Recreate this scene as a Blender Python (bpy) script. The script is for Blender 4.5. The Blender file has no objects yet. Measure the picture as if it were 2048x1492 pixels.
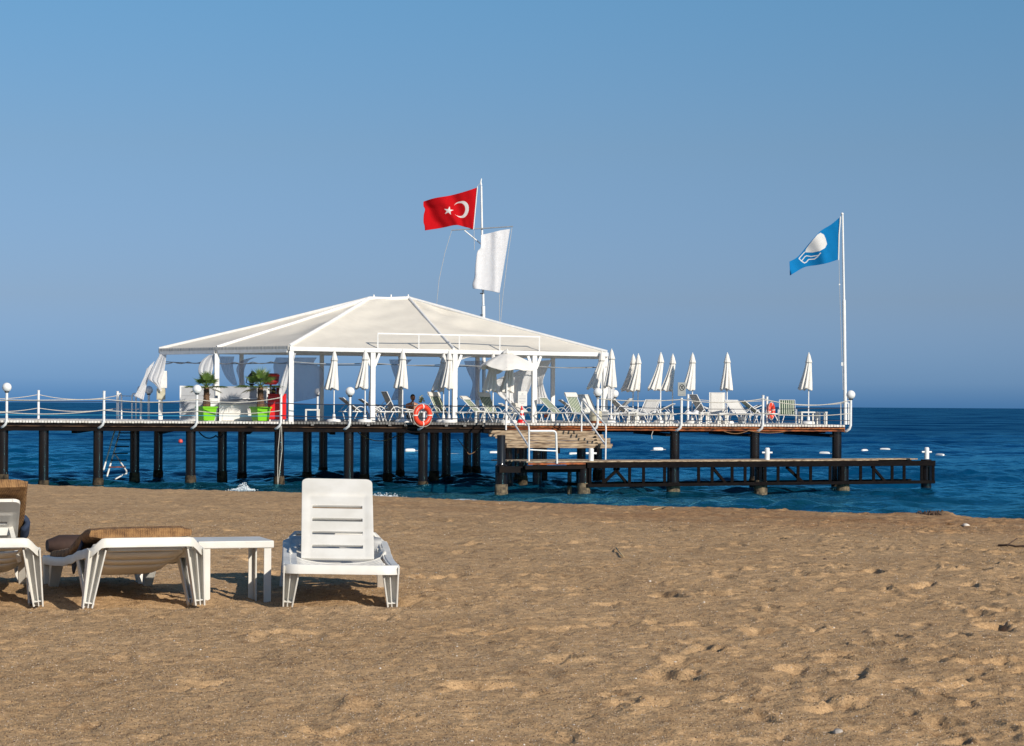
import bpy, bmesh, math, random
import numpy as np
from mathutils import Vector, Matrix

random.seed(7)
rng = np.random.default_rng(11)
R = math.radians
PI = math.pi
scene = bpy.context.scene
col = scene.collection

# ------------------------------------------------------------------ camera
EYE = 1.27          # eye height over the sand by the loungers
F = 4400.0          # focal length in pixels of the 2048 wide photograph
TH = 0.0064         # slight roll of the photograph
CX, HY = 1024.0, 810.0
cam_d = bpy.data.cameras.new("camera")
cam = bpy.data.objects.new("camera", cam_d)
col.objects.link(cam)
cam_d.sensor_width = 36.0
cam_d.lens = F / 2048.0 * 36.0
cam_d.shift_y = (HY - 746.0) / 2048.0
cam_d.clip_start = 0.5
cam_d.clip_end = 60000.0
ct, st = math.cos(TH), math.sin(TH)
cam.matrix_world = Matrix(((ct, -st, 0, 0), (0, 0, -1, 0), (st, ct, 0, EYE), (0, 0, 0, 1)))
scene.camera = cam

# ------------------------------------------------------------------ world and sun
SUN_EL, SUN_AZ = R(24.5), R(38)        # azimuth: behind the camera, to its right
sun_dir = Vector((math.sin(SUN_AZ) * math.cos(SUN_EL), -math.cos(SUN_AZ) * math.cos(SUN_EL), math.sin(SUN_EL)))
world = bpy.data.worlds.new("World")
scene.world = world
world.use_nodes = True
wn = world.node_tree
wn.nodes.clear()
w_out = wn.nodes.new("ShaderNodeOutputWorld")
w_bg = wn.nodes.new("ShaderNodeBackground")
w_sky = wn.nodes.new("ShaderNodeTexSky")
w_sky.sky_type = 'NISHITA'
w_sky.sun_disc = False
w_sky.sun_elevation = SUN_EL
w_sky.sun_rotation = math.atan2(sun_dir.x, sun_dir.y)
w_sky.altitude = 0
w_sky.air_density = 1.0
w_sky.dust_density = 0.6
w_sky.ozone_density = 2.5
w_bg.inputs['Strength'].default_value = 0.1356
# clear, deep blue sea air: the low sky is tinted by height above the horizon, the same all round
w_tc = wn.nodes.new("ShaderNodeTexCoord")
w_sp = wn.nodes.new("ShaderNodeSeparateXYZ")
wn.links.new(w_tc.outputs['Generated'], w_sp.inputs[0])
w_mr = wn.nodes.new("ShaderNodeMapRange")
w_mr.inputs['From Min'].default_value = 0.0
w_mr.inputs['From Max'].default_value = 0.4
wn.links.new(w_sp.outputs['Z'], w_mr.inputs['Value'])
w_rp = wn.nodes.new("ShaderNodeValToRGB")
w_e = w_rp.color_ramp.elements
SKY_TINT = [(0.0, (0.195, 0.53, 1.44)), (0.011, (0.335, 0.625, 1.42)), (0.048, (0.475, 0.605, 1.0)), (0.116, (0.57, 0.70, 0.90)), (0.18, (0.57, 0.83, 1.0)), (0.4, (0.54, 0.80, 0.98))]
for i, (z_, c_) in enumerate(SKY_TINT):
    e_ = w_e[0] if i == 0 else (w_e[len(w_e) - 1] if i == len(SKY_TINT) - 1 else w_e.new(z_ / 0.4))
    e_.position = z_ / 0.4
    e_.color = tuple(x / 1.5 for x in c_) + (1,)
wn.links.new(w_mr.outputs[0], w_rp.inputs['Fac'])
w_mx = wn.nodes.new("ShaderNodeMix")
w_mx.data_type = 'RGBA'
w_mx.blend_type = 'MULTIPLY'
w_mx.inputs['Factor'].default_value = 1.0
wn.links.new(w_sky.outputs[0], w_mx.inputs['A'])
wn.links.new(w_rp.outputs[0], w_mx.inputs['B'])
wn.links.new(w_mx.outputs['Result'], w_bg.inputs['Color'])
wn.links.new(w_bg.outputs[0], w_out.inputs['Surface'])

sun_d = bpy.data.lights.new("sun", 'SUN')
sun_d.energy = 4.85
sun_d.angle = R(0.5)
sun_d.color = (1.0, 0.91, 0.78)
sun = bpy.data.objects.new("sun", sun_d)
col.objects.link(sun)
sun.rotation_euler = sun_dir.to_track_quat('Z', 'Y').to_euler()

scene.view_settings.view_transform = 'Standard'
scene.view_settings.look = 'None'
scene.view_settings.exposure = 0.0
scene.view_settings.gamma = 1.0
scene.view_settings.use_curve_mapping = False

# ------------------------------------------------------------------ where things stand
DECK = 0.64         # top of the pier
SEA = -1.68         # mean sea level
STAGE = -0.53       # top of the low landing stage


def W(px, py, Y):
    """world point at distance Y seen at photograph position (px, py)"""
    dx, dy = px - CX, py - HY
    u = dx * ct + dy * st
    v = -dx * st + dy * ct
    return Vector((u * Y / F, Y, EYE - v * Y / F))


PM = 3.0 / 29.25                     # the pier runs slightly away to the right
PC = 75.0 + 17.45 * PM
PA = math.atan(PM)


def DK(px, b=0.0, z=DECK):
    """point on the pier, b metres behind its front edge"""
    c = PC + b * math.sqrt(1 + PM * PM)
    u = (px - CX) + 4.0 * 0.0
    Y = c / (1 - PM * u / F)
    return Vector((u * Y / F, Y, z))


SX0, SY0 = (1055 - CX) / F * 70.5, 70.5
SX1, SY1 = (1870 - CX) / F * 77.2, 77.2
SM = (SY1 - SY0) / (SX1 - SX0)


def SG(px, b=0.0, z=STAGE):
    """point on the landing stage, b metres behind its front edge"""
    c = SY0 - SM * SX0 + b * math.sqrt(1 + SM * SM)
    u = px - CX
    Y = c / (1 - SM * u / F)
    return Vector((u * Y / F, Y, z))


# ------------------------------------------------------------------ materials
def mat(name, color, rough=0.6, var=0.0, scale=8.0, bump=0.0, bscale=None, metal=0.0, spec=0.5, color2=None, detail=5.0, stretch=None, coat=0.0):
    m = bpy.data.materials.new(name)
    m.use_nodes = True
    nt = m.node_tree
    b = nt.nodes["Principled BSDF"]
    b.inputs['Roughness'].default_value = rough
    b.inputs['Metallic'].default_value = metal
    b.inputs['Specular IOR Level'].default_value = spec
    b.inputs['Coat Weight'].default_value = coat
    c = tuple(color) + (1,)
    b.inputs['Base Color'].default_value = c
    if var > 0 or color2 is not None or bump > 0:
        tc = nt.nodes.new("ShaderNodeTexCoord")
        src = tc.outputs['Object']
        if stretch:
            mp = nt.nodes.new("ShaderNodeMapping")
            mp.inputs['Scale'].default_value = stretch
            nt.links.new(src, mp.inputs['Vector'])
            src = mp.outputs[0]
        n = nt.nodes.new("ShaderNodeTexNoise")
        n.inputs['Scale'].default_value = scale
        n.inputs['Detail'].default_value = detail
        nt.links.new(src, n.inputs['Vector'])
        if var > 0 or color2 is not None:
            r = nt.nodes.new("ShaderNodeValToRGB")
            c2 = tuple(color2) + (1,) if color2 is not None else tuple(max(0, x * (1 - var)) for x in color) + (1,)
            r.color_ramp.elements[0].position = 0.35
            r.color_ramp.elements[1].position = 0.62
            r.color_ramp.elements[0].color = c2
            r.color_ramp.elements[1].color = c
            nt.links.new(n.outputs['Fac'], r.inputs['Fac'])
            nt.links.new(r.outputs[0], b.inputs['Base Color'])
        if bump > 0:
            n2 = n
            if bscale:
                n2 = nt.nodes.new("ShaderNodeTexNoise")
                n2.inputs['Scale'].default_value = bscale
                n2.inputs['Detail'].default_value = 4
                nt.links.new(src, n2.inputs['Vector'])
            bp = nt.nodes.new("ShaderNodeBump")
            bp.inputs['Strength'].default_value = bump
            bp.inputs['Distance'].default_value = 0.02
            nt.links.new(n2.outputs['Fac'], bp.inputs['Height'])
            nt.links.new(bp.outputs[0], b.inputs['Normal'])
    return m


def cloth_mat(name, color, translucent=0.3, clear=0.0, bump=0.0):
    m = bpy.data.materials.new(name)
    m.use_nodes = True
    nt = m.node_tree
    nt.nodes.clear()
    out = nt.nodes.new("ShaderNodeOutputMaterial")
    d = nt.nodes.new("ShaderNodeBsdfDiffuse")
    t = nt.nodes.new("ShaderNodeBsdfTranslucent")
    d.inputs['Color'].default_value = tuple(color) + (1,)
    t.inputs['Color'].default_value = tuple(color) + (1,)
    tc = nt.nodes.new("ShaderNodeTexCoord")
    n = nt.nodes.new("ShaderNodeTexNoise")
    n.inputs['Scale'].default_value = 2.2 if bump else 6
    n.inputs['Detail'].default_value = 3
    nt.links.new(tc.outputs['Object'], n.inputs['Vector'])
    rp = nt.nodes.new("ShaderNodeValToRGB")
    rp.color_ramp.elements[0].position = 0.3
    rp.color_ramp.elements[0].color = tuple(x * 0.92 for x in color) + (1,)
    rp.color_ramp.elements[1].position = 0.7
    rp.color_ramp.elements[1].color = tuple(color) + (1,)
    nt.links.new(n.outputs['Fac'], rp.inputs['Fac'])
    nt.links.new(rp.outputs[0], d.inputs['Color'])
    if bump:
        bp = nt.nodes.new("ShaderNodeBump")
        bp.inputs['Strength'].default_value = bump
        bp.inputs['Distance'].default_value = 0.03
        nt.links.new(n.outputs['Fac'], bp.inputs['Height'])
        nt.links.new(bp.outputs[0], d.inputs['Normal'])
    mx = nt.nodes.new("ShaderNodeMixShader")
    mx.inputs['Fac'].default_value = translucent
    nt.links.new(d.outputs[0], mx.inputs[1])
    nt.links.new(t.outputs[0], mx.inputs[2])
    last = mx
    if clear > 0:
        tr = nt.nodes.new("ShaderNodeBsdfTransparent")
        m2 = nt.nodes.new("ShaderNodeMixShader")
        m2.inputs['Fac'].default_value = clear
        nt.links.new(mx.outputs[0], m2.inputs[1])
        nt.links.new(tr.outputs[0], m2.inputs[2])
        last = m2
    nt.links.new(last.outputs[0], out.inputs['Surface'])
    return m


M = {}
M['plastic'] = mat('white_resin', (0.69, 0.675, 0.635), 0.45, color2=(0.60, 0.58, 0.53), scale=4.5, bump=0.04, bscale=60, detail=8)
M['white_paint'] = mat('white_paint', (0.80, 0.79, 0.77), 0.4, var=0.10, scale=6)
M['white_metal'] = mat('white_metal', (0.78, 0.78, 0.77), 0.35, var=0.08, scale=9)
M['globe'] = mat('opal_globe', (0.78, 0.78, 0.77), 0.12, coat=0.3)
M['dark_metal'] = mat('dark_metal', (0.02, 0.02, 0.022), 0.5, var=0.4, scale=7)
M['pile'] = mat('tarred_pile', (0.005, 0.0045, 0.005), 0.16, color2=(0.012, 0.008, 0.006), scale=5, bump=0.03, bscale=12, spec=0.7, stretch=(1, 1, 0.3))
M['barnacle'] = mat('barnacle_concrete', (0.20, 0.15, 0.09), 0.9, color2=(0.05, 0.04, 0.03), scale=9, bump=0.8)
M['tide_crust'] = mat('tide_crust', (0.085, 0.062, 0.038), 0.9, color2=(0.012, 0.011, 0.010), scale=7, bump=0.8, spec=0.2)
M['tar_beam'] = mat('black_beam', (0.006, 0.005, 0.006), 0.6, color2=(0.013, 0.008, 0.006), scale=3, bump=0.2, spec=0.08)
M['dark_timber'] = mat('dark_timber', (0.009, 0.0075, 0.007), 0.85, color2=(0.005, 0.004, 0.005), scale=10, bump=0.3, spec=0.06, stretch=(0.4, 1, 2))
M['rust'] = mat('rusty_steel', (0.36, 0.095, 0.022), 0.85, color2=(0.045, 0.013, 0.008), scale=3.5, bump=0.6, detail=8, stretch=(1, 1, 3))
M['rust_pale'] = mat('rusty_edge', (0.50, 0.20, 0.07), 0.85, color2=(0.14, 0.035, 0.012), scale=6.5, bump=0.6, detail=8)
M['deck_white'] = mat('painted_boards', (0.76, 0.73, 0.69), 0.7, color2=(0.58, 0.53, 0.47), scale=5, bump=0.2)
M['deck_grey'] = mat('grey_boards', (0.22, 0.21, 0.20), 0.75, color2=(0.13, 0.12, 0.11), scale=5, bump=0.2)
M['bare_wood'] = mat('weathered_wood', (0.46, 0.35, 0.235), 0.85, color2=(0.13, 0.08, 0.045), scale=3.6, bump=0.3, stretch=(0.35, 3, 7), detail=7)
M['roof'] = cloth_mat('canvas_roof', (0.80, 0.75, 0.66), 0.14, bump=0.22)
M['valance'] = cloth_mat('canvas_valance', (0.62, 0.60, 0.56), 0.1)
M['umbrella'] = cloth_mat('umbrella_cloth', (0.87, 0.84, 0.79), 0.16)
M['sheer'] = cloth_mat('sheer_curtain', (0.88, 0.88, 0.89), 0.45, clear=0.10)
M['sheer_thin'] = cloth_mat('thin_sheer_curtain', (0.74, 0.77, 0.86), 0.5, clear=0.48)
M['flag_white'] = cloth_mat('white_flag_cloth', (0.90, 0.89, 0.90), 0.36)
M['flag_red'] = cloth_mat('red_flag_cloth', (0.62, 0.012, 0.018), 0.35)
M['flag_mark'] = cloth_mat('flag_mark_cloth', (0.82, 0.80, 0.78), 0.25)
M['flag_blue'] = cloth_mat('blue_flag_cloth', (0.012, 0.24, 0.56), 0.35)
M['rope'] = mat('pale_rope', (0.60, 0.56, 0.49), 0.9, var=0.3, scale=40)
M['rope_brown'] = mat('brown_rope', (0.28, 0.15, 0.07), 0.9, var=0.3, scale=40)
M['cable'] = mat('dark_cable', (0.02, 0.025, 0.05), 0.5)
M['cyan_rope'] = mat('cyan_rope', (0.02, 0.25, 0.42), 0.6)
M['sling_white'] = mat('white_sling', (0.66, 0.64, 0.60), 0.8, var=0.08, scale=20)
M['sling_grey'] = mat('grey_sling', (0.42, 0.42, 0.40), 0.8, var=0.12, scale=20)
M['red_paint'] = mat('red_paint', (0.72, 0.012, 0.012), 0.3, var=0.12, scale=4)
M['dark_red'] = mat('dark_red', (0.30, 0.012, 0.018), 0.4, var=0.2, scale=6)
M['ring_red'] = mat('ring_red', (0.74, 0.055, 0.02), 0.38, var=0.1, scale=8)
M['tape'] = mat('white_tape', (0.78, 0.76, 0.72), 0.5)
M['green_pot'] = mat('green_planter', (0.18, 0.52, 0.012), 0.35, var=0.08, scale=4)
M['soil'] = mat('soil', (0.05, 0.03, 0.02), 0.95, var=0.4, scale=20)
M['palm_leaf'] = mat('palm_leaf', (0.12, 0.19, 0.035), 0.45, color2=(0.06, 0.11, 0.022), scale=6)
M['palm_dry'] = mat('dry_palm_leaf', (0.20, 0.19, 0.06), 0.6, var=0.3, scale=6)
M['palm_trunk'] = mat('palm_trunk', (0.17, 0.09, 0.045), 0.9, color2=(0.07, 0.035, 0.02), scale=16, bump=0.8)
M['skin'] = mat('skin', (0.40, 0.17, 0.09), 0.5, var=0.12, scale=10)
M['hair'] = mat('dark_hair', (0.015, 0.010, 0.008), 0.6)
M['shorts'] = mat('dark_shorts', (0.03, 0.035, 0.06), 0.8)
M['yellow'] = mat('yellow_petals', (0.55, 0.42, 0.03), 0.7, color2=(0.28, 0.26, 0.03), scale=20)
M['cream'] = mat('cream_barrel', (0.60, 0.57, 0.44), 0.5, color2=(0.48, 0.43, 0.30), scale=4)
M['grey_metal'] = mat('grey_metal', (0.30, 0.31, 0.32), 0.4, var=0.2, scale=7)
M['sign_grey'] = mat('sign_grey', (0.34, 0.35, 0.34), 0.45, var=0.1, scale=9)
M['sign_dark'] = mat('sign_dark', (0.05, 0.05, 0.05), 0.5)
M['panel_shaded'] = mat('shaded_panel', (0.40, 0.41, 0.43), 0.5, var=0.08, scale=3)  # roof shade on the bar back and screen put into a grey colour
M['blue_towel'] = mat('blue_towel', (0.12, 0.30, 0.62), 0.9, var=0.15, scale=15)
M['orange_towel'] = mat('orange_towel', (0.60, 0.13, 0.05), 0.9, var=0.2, scale=15)
M['white_towel'] = mat('white_towel', (0.74, 0.74, 0.76), 0.9, var=0.06, scale=15, bump=0.3)
M['buoy_red'] = mat('buoy_red', (0.65, 0.07, 0.05), 0.4)
M['shell'] = mat('shell', (0.72, 0.66, 0.58), 0.6, var=0.2, scale=40)
M['stone'] = mat('stone', (0.40, 0.36, 0.32), 0.8, var=0.25, scale=25, bump=0.4)
M['twig'] = mat('twig', (0.10, 0.06, 0.04), 0.9, var=0.4, scale=15, bump=0.5)
M['straw'] = mat('straw', (0.50, 0.38, 0.20), 0.8, var=0.2, scale=20)
M['navy'] = mat('navy_cloth', (0.020, 0.035, 0.075), 0.85, var=0.15, scale=20)
M['foam'] = mat('foam', (0.80, 0.84, 0.86), 0.6)


def stripe_mat():
    m = bpy.data.materials.new('striped_sling')
    m.use_nodes = True
    nt = m.node_tree
    b = nt.nodes["Principled BSDF"]
    b.inputs['Roughness'].default_value = 0.8
    tc = nt.nodes.new("ShaderNodeTexCoord")
    sp = nt.nodes.new("ShaderNodeSeparateXYZ")
    nt.links.new(tc.outputs['Object'], sp.inputs[0])
    mu = nt.nodes.new("ShaderNodeMath"); mu.operation = 'MULTIPLY'; mu.inputs[1].default_value = 13.0
    nt.links.new(sp.outputs['Y'], mu.inputs[0])
    fr = nt.nodes.new("ShaderNodeMath"); fr.operation = 'FRACT'
    nt.links.new(mu.outputs[0], fr.inputs[0])
    rp = nt.nodes.new("ShaderNodeValToRGB")
    rp.color_ramp.interpolation = 'CONSTANT'
    e = rp.color_ramp.elements
    e[0].position = 0.0; e[0].color = (0.012, 0.055, 0.030, 1)
    e[1].position = 0.58; e[1].color = (0.58, 0.60, 0.46, 1)
    nt.links.new(fr.outputs[0], rp.inputs['Fac'])
    nt.links.new(rp.outputs[0], b.inputs['Base Color'])
    return m


M['stripe'] = stripe_mat()


def wicker_mat():
    m = bpy.data.materials.new('woven_brown_cloth')
    m.use_nodes = True
    nt = m.node_tree
    b = nt.nodes["Principled BSDF"]
    b.inputs['Roughness'].default_value = 0.85
    tc = nt.nodes.new("ShaderNodeTexCoord")
    n = nt.nodes.new("ShaderNodeTexNoise"); n.inputs['Scale'].default_value = 22; n.inputs['Detail'].default_value = 6
    nt.links.new(tc.outputs['Object'], n.inputs['Vector'])
    mixes = []
    for axis, sc, w in (('X', 190.0, 0.8), ('Z', 240.0, 0.6), ('Y', 150.0, 0.5)):
        mp = nt.nodes.new("ShaderNodeTexWave")
        mp.wave_type = 'BANDS'; mp.bands_direction = axis
        mp.inputs['Scale'].default_value = sc / 6.283
        mp.inputs['Distortion'].default_value = 2.5
        mp.inputs['Detail'].default_value = 2
        mp.inputs['Detail Scale'].default_value = 3
        nt.links.new(tc.outputs['Object'], mp.inputs['Vector'])
        mixes.append((mp, w))
    a = nt.nodes.new("ShaderNodeMath"); a.operation = 'MULTIPLY'
    nt.links.new(mixes[0][0].outputs['Fac'], a.inputs[0]); nt.links.new(mixes[1][0].outputs['Fac'], a.inputs[1])
    c = nt.nodes.new("ShaderNodeMath"); c.operation = 'MULTIPLY_ADD'; c.inputs[1].default_value = 0.55
    nt.links.new(a.outputs[0], c.inputs[0]); nt.links.new(n.outputs['Fac'], c.inputs[2])
    rp = nt.nodes.new("ShaderNodeValToRGB")
    e = rp.color_ramp.elements
    e[0].position = 0.36; e[0].color = (0.075, 0.034, 0.014, 1)
    e[1].position = 0.92; e[1].color = (0.38, 0.215, 0.085, 1)
    x = rp.color_ramp.elements.new(0.60); x.color = (0.22, 0.112, 0.042, 1)
    nt.links.new(c.outputs[0], rp.inputs['Fac'])
    nt.links.new(rp.outputs[0], b.inputs['Base Color'])
    bp = nt.nodes.new("ShaderNodeBump"); bp.inputs['Strength'].default_value = 0.4; bp.inputs['Distance'].default_value = 0.01
    nt.links.new(a.outputs[0], bp.inputs['Height'])
    nt.links.new(bp.outputs[0], b.inputs['Normal'])
    return m


M['wicker'] = wicker_mat()

# ------------------------------------------------------------------ helpers for objects


def tag(o, label=None, cat=None, group=None, kind=None):
    if label: o['label'] = label
    if cat: o['category'] = cat
    if group: o['group'] = group
    if kind: o['kind'] = kind
    return o


def thing(name, label, cat, loc=(0, 0, 0), rotz=0.0, group=None, rot=None):
    o = bpy.data.objects.new(name, None)
    col.objects.link(o)
    o.empty_display_size = 0.2
    o.location = loc
    o.rotation_euler = rot if rot else (0, 0, rotz)
    return tag(o, label, cat, group)


def dup(root, loc=None, rotz=None, label=None, group=None):
    r = root.copy(); col.objects.link(r)
    if loc is not None: r.location = loc
    if rotz is not None: r.rotation_euler = (0, 0, rotz)
    if label: r['label'] = label
    if group: r['group'] = group
    for ch in list(root.children):
        c = ch.copy(); col.objects.link(c); c.parent = r
        for g in ch.children:
            d = g.copy(); col.objects.link(d); d.parent = c
    return r


class MB:
    def __init__(self):
        self.v = []; self.f = []; self.mi = []; self.m = 0

    def add(self, vs, fs):
        o = len(self.v)
        self.v.extend(Vector(p) for p in vs)
        self.f.extend(tuple(i + o for i in f) for f in fs)
        self.mi.extend([self.m] * len(fs))
        return self

    def box(self, c, s, rz=0.0, rot=None, taper=1.0):
        c = Vector(c); hx, hy, hz = s[0] / 2, s[1] / 2, s[2] / 2
        vs = []
        for z in (-hz, hz):
            k = taper if z > 0 else 1.0
            vs += [Vector((-hx * k, -hy * k, z)), Vector((hx * k, -hy * k, z)), Vector((hx * k, hy * k, z)), Vector((-hx * k, hy * k, z))]
        if rot is not None: vs = [rot @ p for p in vs]
        elif rz: 
            m = Matrix.Rotation(rz, 3, 'Z'); vs = [m @ p for p in vs]
        vs = [p + c for p in vs]
        return self.add(vs, [(3, 2, 1, 0), (4, 5, 6, 7), (0, 1, 5, 4), (1, 2, 6, 5), (2, 3, 7, 6), (3, 0, 4, 7)])

    def bar(self, p0, p1, w, h, up=(0, 0, 1), w1=None, h1=None):
        """rectangular bar from p0 to p1, w across and h along 'up'"""
        p0, p1 = Vector(p0), Vector(p1)
        d = (p1 - p0).normalized()
        up = Vector(up)
        s = d.cross(up)
        if s.length < 1e-4: s = d.cross(Vector((0, 1, 0)))
        s.normalize(); u = s.cross(d).normalized()
        w1 = w if w1 is None else w1; h1 = h if h1 is None else h1
        vs = []
        for p, a, b in ((p0, w, h), (p1, w1, h1)):
            vs += [p - s * a / 2 - u * b / 2, p + s * a / 2 - u * b / 2, p + s * a / 2 + u * b / 2, p - s * a / 2 + u * b / 2]
        return self.add(vs, [(3, 2, 1, 0), (4, 5, 6, 7), (0, 1, 5, 4), (1, 2, 6, 5), (2, 3, 7, 6), (3, 0, 4, 7)])

    def tube(self, pts, r, n=8, closed=False, r1=None):
        pts = [Vector(p) for p in pts]
        k = len(pts)
        prev = None
        rings = []
        for i, p in enumerate(pts):
            if closed: t = pts[(i + 1) % k] - pts[i - 1]
            else: t = pts[min(i + 1, k - 1)] - pts[max(i - 1, 0)]
            t.normalize()
            a = prev if prev is not None else (Vector((0, 0, 1)) if abs(t.z) < 0.9 else Vector((1, 0, 0)))
            s = t.cross(a)
            if s.length < 1e-5: s = t.cross(Vector((0.3, 1, 0.2)))
            s.normalize(); u = s.cross(t); prev = u
            rr = r if r1 is None else r + (r1 - r) * i / max(1, k - 1)
            rings.append([p + (s * math.cos(2 * PI * j / n) + u * math.sin(2 * PI * j / n)) * rr for j in range(n)])
        vs = [q for rg in rings for q in rg]
        fs = []
        for i in range(k if closed else k - 1):
            a, b = i * n, ((i + 1) % k) * n
            for j in range(n):
                fs.append((a + j, a + (j + 1) % n, b + (j + 1) % n, b + j))
        if not closed:
            fs.append(tuple(range(n - 1, -1, -1)))
            fs.append(tuple((k - 1) * n + j for j in range(n)))
        return self.add(vs, fs)

    def lathe(self, prof, n=24, loc=(0, 0, 0), rfun=None, off=None):
        """prof: list of (radius, z); rfun(angle, i) scales the radius; off(i) shifts a ring"""
        loc = Vector(loc); vs = []
        for i, (r, z) in enumerate(prof):
            o = Vector(off(i)) if off else Vector((0, 0, 0))
            for j in range(n):
                a = 2 * PI * j / n
                k = rfun(a, i) if rfun else 1.0
                vs.append(loc + o + Vector((math.cos(a) * r * k, math.sin(a) * r * k, z)))
        fs = []
        for i in range(len(prof) - 1):
            for j in range(n):
                fs.append((i * n + j, i * n + (j + 1) % n, (i + 1) * n + (j + 1) % n, (i + 1) * n + j))
        fs.append(tuple(range(n - 1, -1, -1)))
        fs.append(tuple((len(prof) - 1) * n + j for j in range(n)))
        return self.add(vs, fs)

    def sphere(self, c, r, seg=20, rings=12, sc=(1, 1, 1)):
        prof = [(max(1e-4, math.sin(PI * i / rings)) * r, -math.cos(PI * i / rings) * r) for i in range(rings + 1)]
        o = len(self.v)
        self.lathe(prof, seg)
        for i in range(o, len(self.v)):
            p = self.v[i]
            self.v[i] = Vector((p.x * sc[0], p.y * sc[1], p.z * sc[2])) + Vector(c)
        return self

    def grid(self, P):
        """P[i][j] points"""
        a, b = len(P), len(P[0])
        vs = [q for row in P for q in row]
        fs = [(i * b + j, i * b + j + 1, (i + 1) * b + j + 1, (i + 1) * b + j) for i in range(a - 1) for j in range(b - 1)]
        return self.add(vs, fs)

    def build(self, name, m, parent=None, smooth=False, bevel=0.0, solid=0.0, local=False, angle=35):
        me = bpy.data.meshes.new(name)
        o = bpy.data.objects.new(name, me)
        col.objects.link(o)
        vs = self.v
        if parent is not None:
            o.parent = parent
            if not local:
                inv = parent_matrix(parent).inverted()
                vs = [inv @ p for p in vs]
        me.from_pydata([tuple(p) for p in vs], [], self.f)
        ms = m if isinstance(m, (list, tuple)) else [m]
        for x in ms: me.materials.append(x)
        if len(ms) > 1: me.polygons.foreach_set('material_index', self.mi)
        if smooth:
            me.polygons.foreach_set('use_smooth', [True] * len(me.polygons))
            if smooth == 'auto':
                try: me.set_sharp_from_angle(angle=R(angle))
                except Exception: pass
        me.update()
        if solid:
            md = o.modifiers.new('thick', 'SOLIDIFY'); md.thickness = solid; md.offset = 0
        if bevel:
            md = o.modifiers.new('bevel', 'BEVEL'); md.width = bevel; md.segments = 2; md.limit_method = 'ANGLE'; md.angle_limit = R(40)
        return o


def parent_matrix(p):
    m = Matrix.LocRotScale(p.location, p.rotation_euler, p.scale)
    if p.parent is not None: m = parent_matrix(p.parent) @ m
    return m


def origin(o, loc):
    """move a top-level mesh's origin to loc without moving the mesh"""
    loc = Vector(loc)
    o.data.transform(Matrix.Translation(-loc))
    o.location = loc
    return o


def lerp_poly(pts, t):
    n = len(pts) - 1
    x = t * n
    i = min(int(x), n - 1); f = x - i
    # catmull-rom for soft outlines
    p0 = pts[max(i - 1, 0)]; p1 = pts[i]; p2 = pts[i + 1]; p3 = pts[min(i + 2, n)]
    return tuple(0.5 * ((2 * b) + (-a + c) * f + (2 * a - 5 * b + 4 * c - d) * f * f + (-a + 3 * b - 3 * c + d) * f ** 3)
                 for a, b, c, d in zip(p0, p1, p2, p3))


# ------------------------------------------------------------------ numpy noise
def smooth_noise(h, w, cell_y, cell_x, seed):
    g = np.random.default_rng(seed)
    ny, nx = int(h / cell_y) + 3, int(w / cell_x) + 3
    a = g.standard_normal((ny, nx)).astype(np.float32)
    y = np.arange(h) / cell_y; x = np.arange(w) / cell_x
    yi = y.astype(int); xi = x.astype(int)
    fy = (y - yi); fx = (x - xi)
    fy = (fy * fy * (3 - 2 * fy)).astype(np.float32)[:, None]; fx = (fx * fx * (3 - 2 * fx)).astype(np.float32)[None, :]
    a00 = a[yi][:, xi]; a01 = a[yi][:, xi + 1]; a10 = a[yi + 1][:, xi]; a11 = a[yi + 1][:, xi + 1]
    return (a00 * (1 - fx) + a01 * fx) * (1 - fy) + (a10 * (1 - fx) + a11 * fx) * fy


def bilinear(a, x, y):
    h, w = a.shape
    x = np.clip(x, 0, w - 1.001); y = np.clip(y, 0, h - 1.001)
    xi = x.astype(np.int32); yi = y.astype(np.int32)
    fx = x - xi; fy = y - yi
    return (a[yi, xi] * (1 - fx) + a[yi, xi + 1] * fx) * (1 - fy) + (a[yi + 1, xi] * (1 - fx) + a[yi + 1, xi + 1] * fx) * fy


def big_grid(name, X, Y, Z, m):
    """X, Y, Z 2-D arrays -> one grid mesh, quickly"""
    h, w = X.shape
    co = np.stack([X, Y, Z], -1).reshape(-1).astype(np.float32)
    idx = np.arange(h * w).reshape(h, w)
    q = np.stack([idx[:-1, :-1], idx[:-1, 1:], idx[1:, 1:], idx[1:, :-1]], -1).reshape(-1).astype(np.int32)
    nf = (h - 1) * (w - 1)
    me = bpy.data.meshes.new(name)
    me.vertices.add(h * w); me.vertices.foreach_set('co', co)
    me.loops.add(nf * 4); me.loops.foreach_set('vertex_index', q)
    me.polygons.add(nf)
    me.polygons.foreach_set('loop_start', np.arange(0, nf * 4, 4, dtype=np.int32))
    me.polygons.foreach_set('use_smooth', np.ones(nf, dtype=bool))
    me.update(calc_edges=True)
    me.materials.append(m)
    o = bpy.data.objects.new(name, me)
    col.objects.link(o)
    return o


# ------------------------------------------------------------------ the beach
def beach_edge(X):
    return 39.3 - 0.64 * np.clip(X, -30, 30)


def beach_base(X, Y):
    """large shape of the beach: nearly level, easing down to a low berm and then falling to the sea"""
    Ye = beach_edge(X)
    t = np.clip((Y - 15.0) / (Ye - 15.0), 0, None)
    front = -0.45 * np.clip(t, 0, 1) ** 1.25
    d = np.clip(Y - Ye, 0, None)
    back = -0.02 * d - 0.085 * d * d / (d + 1.5)
    z = front + np.maximum(back, -4.5)
    return z


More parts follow.
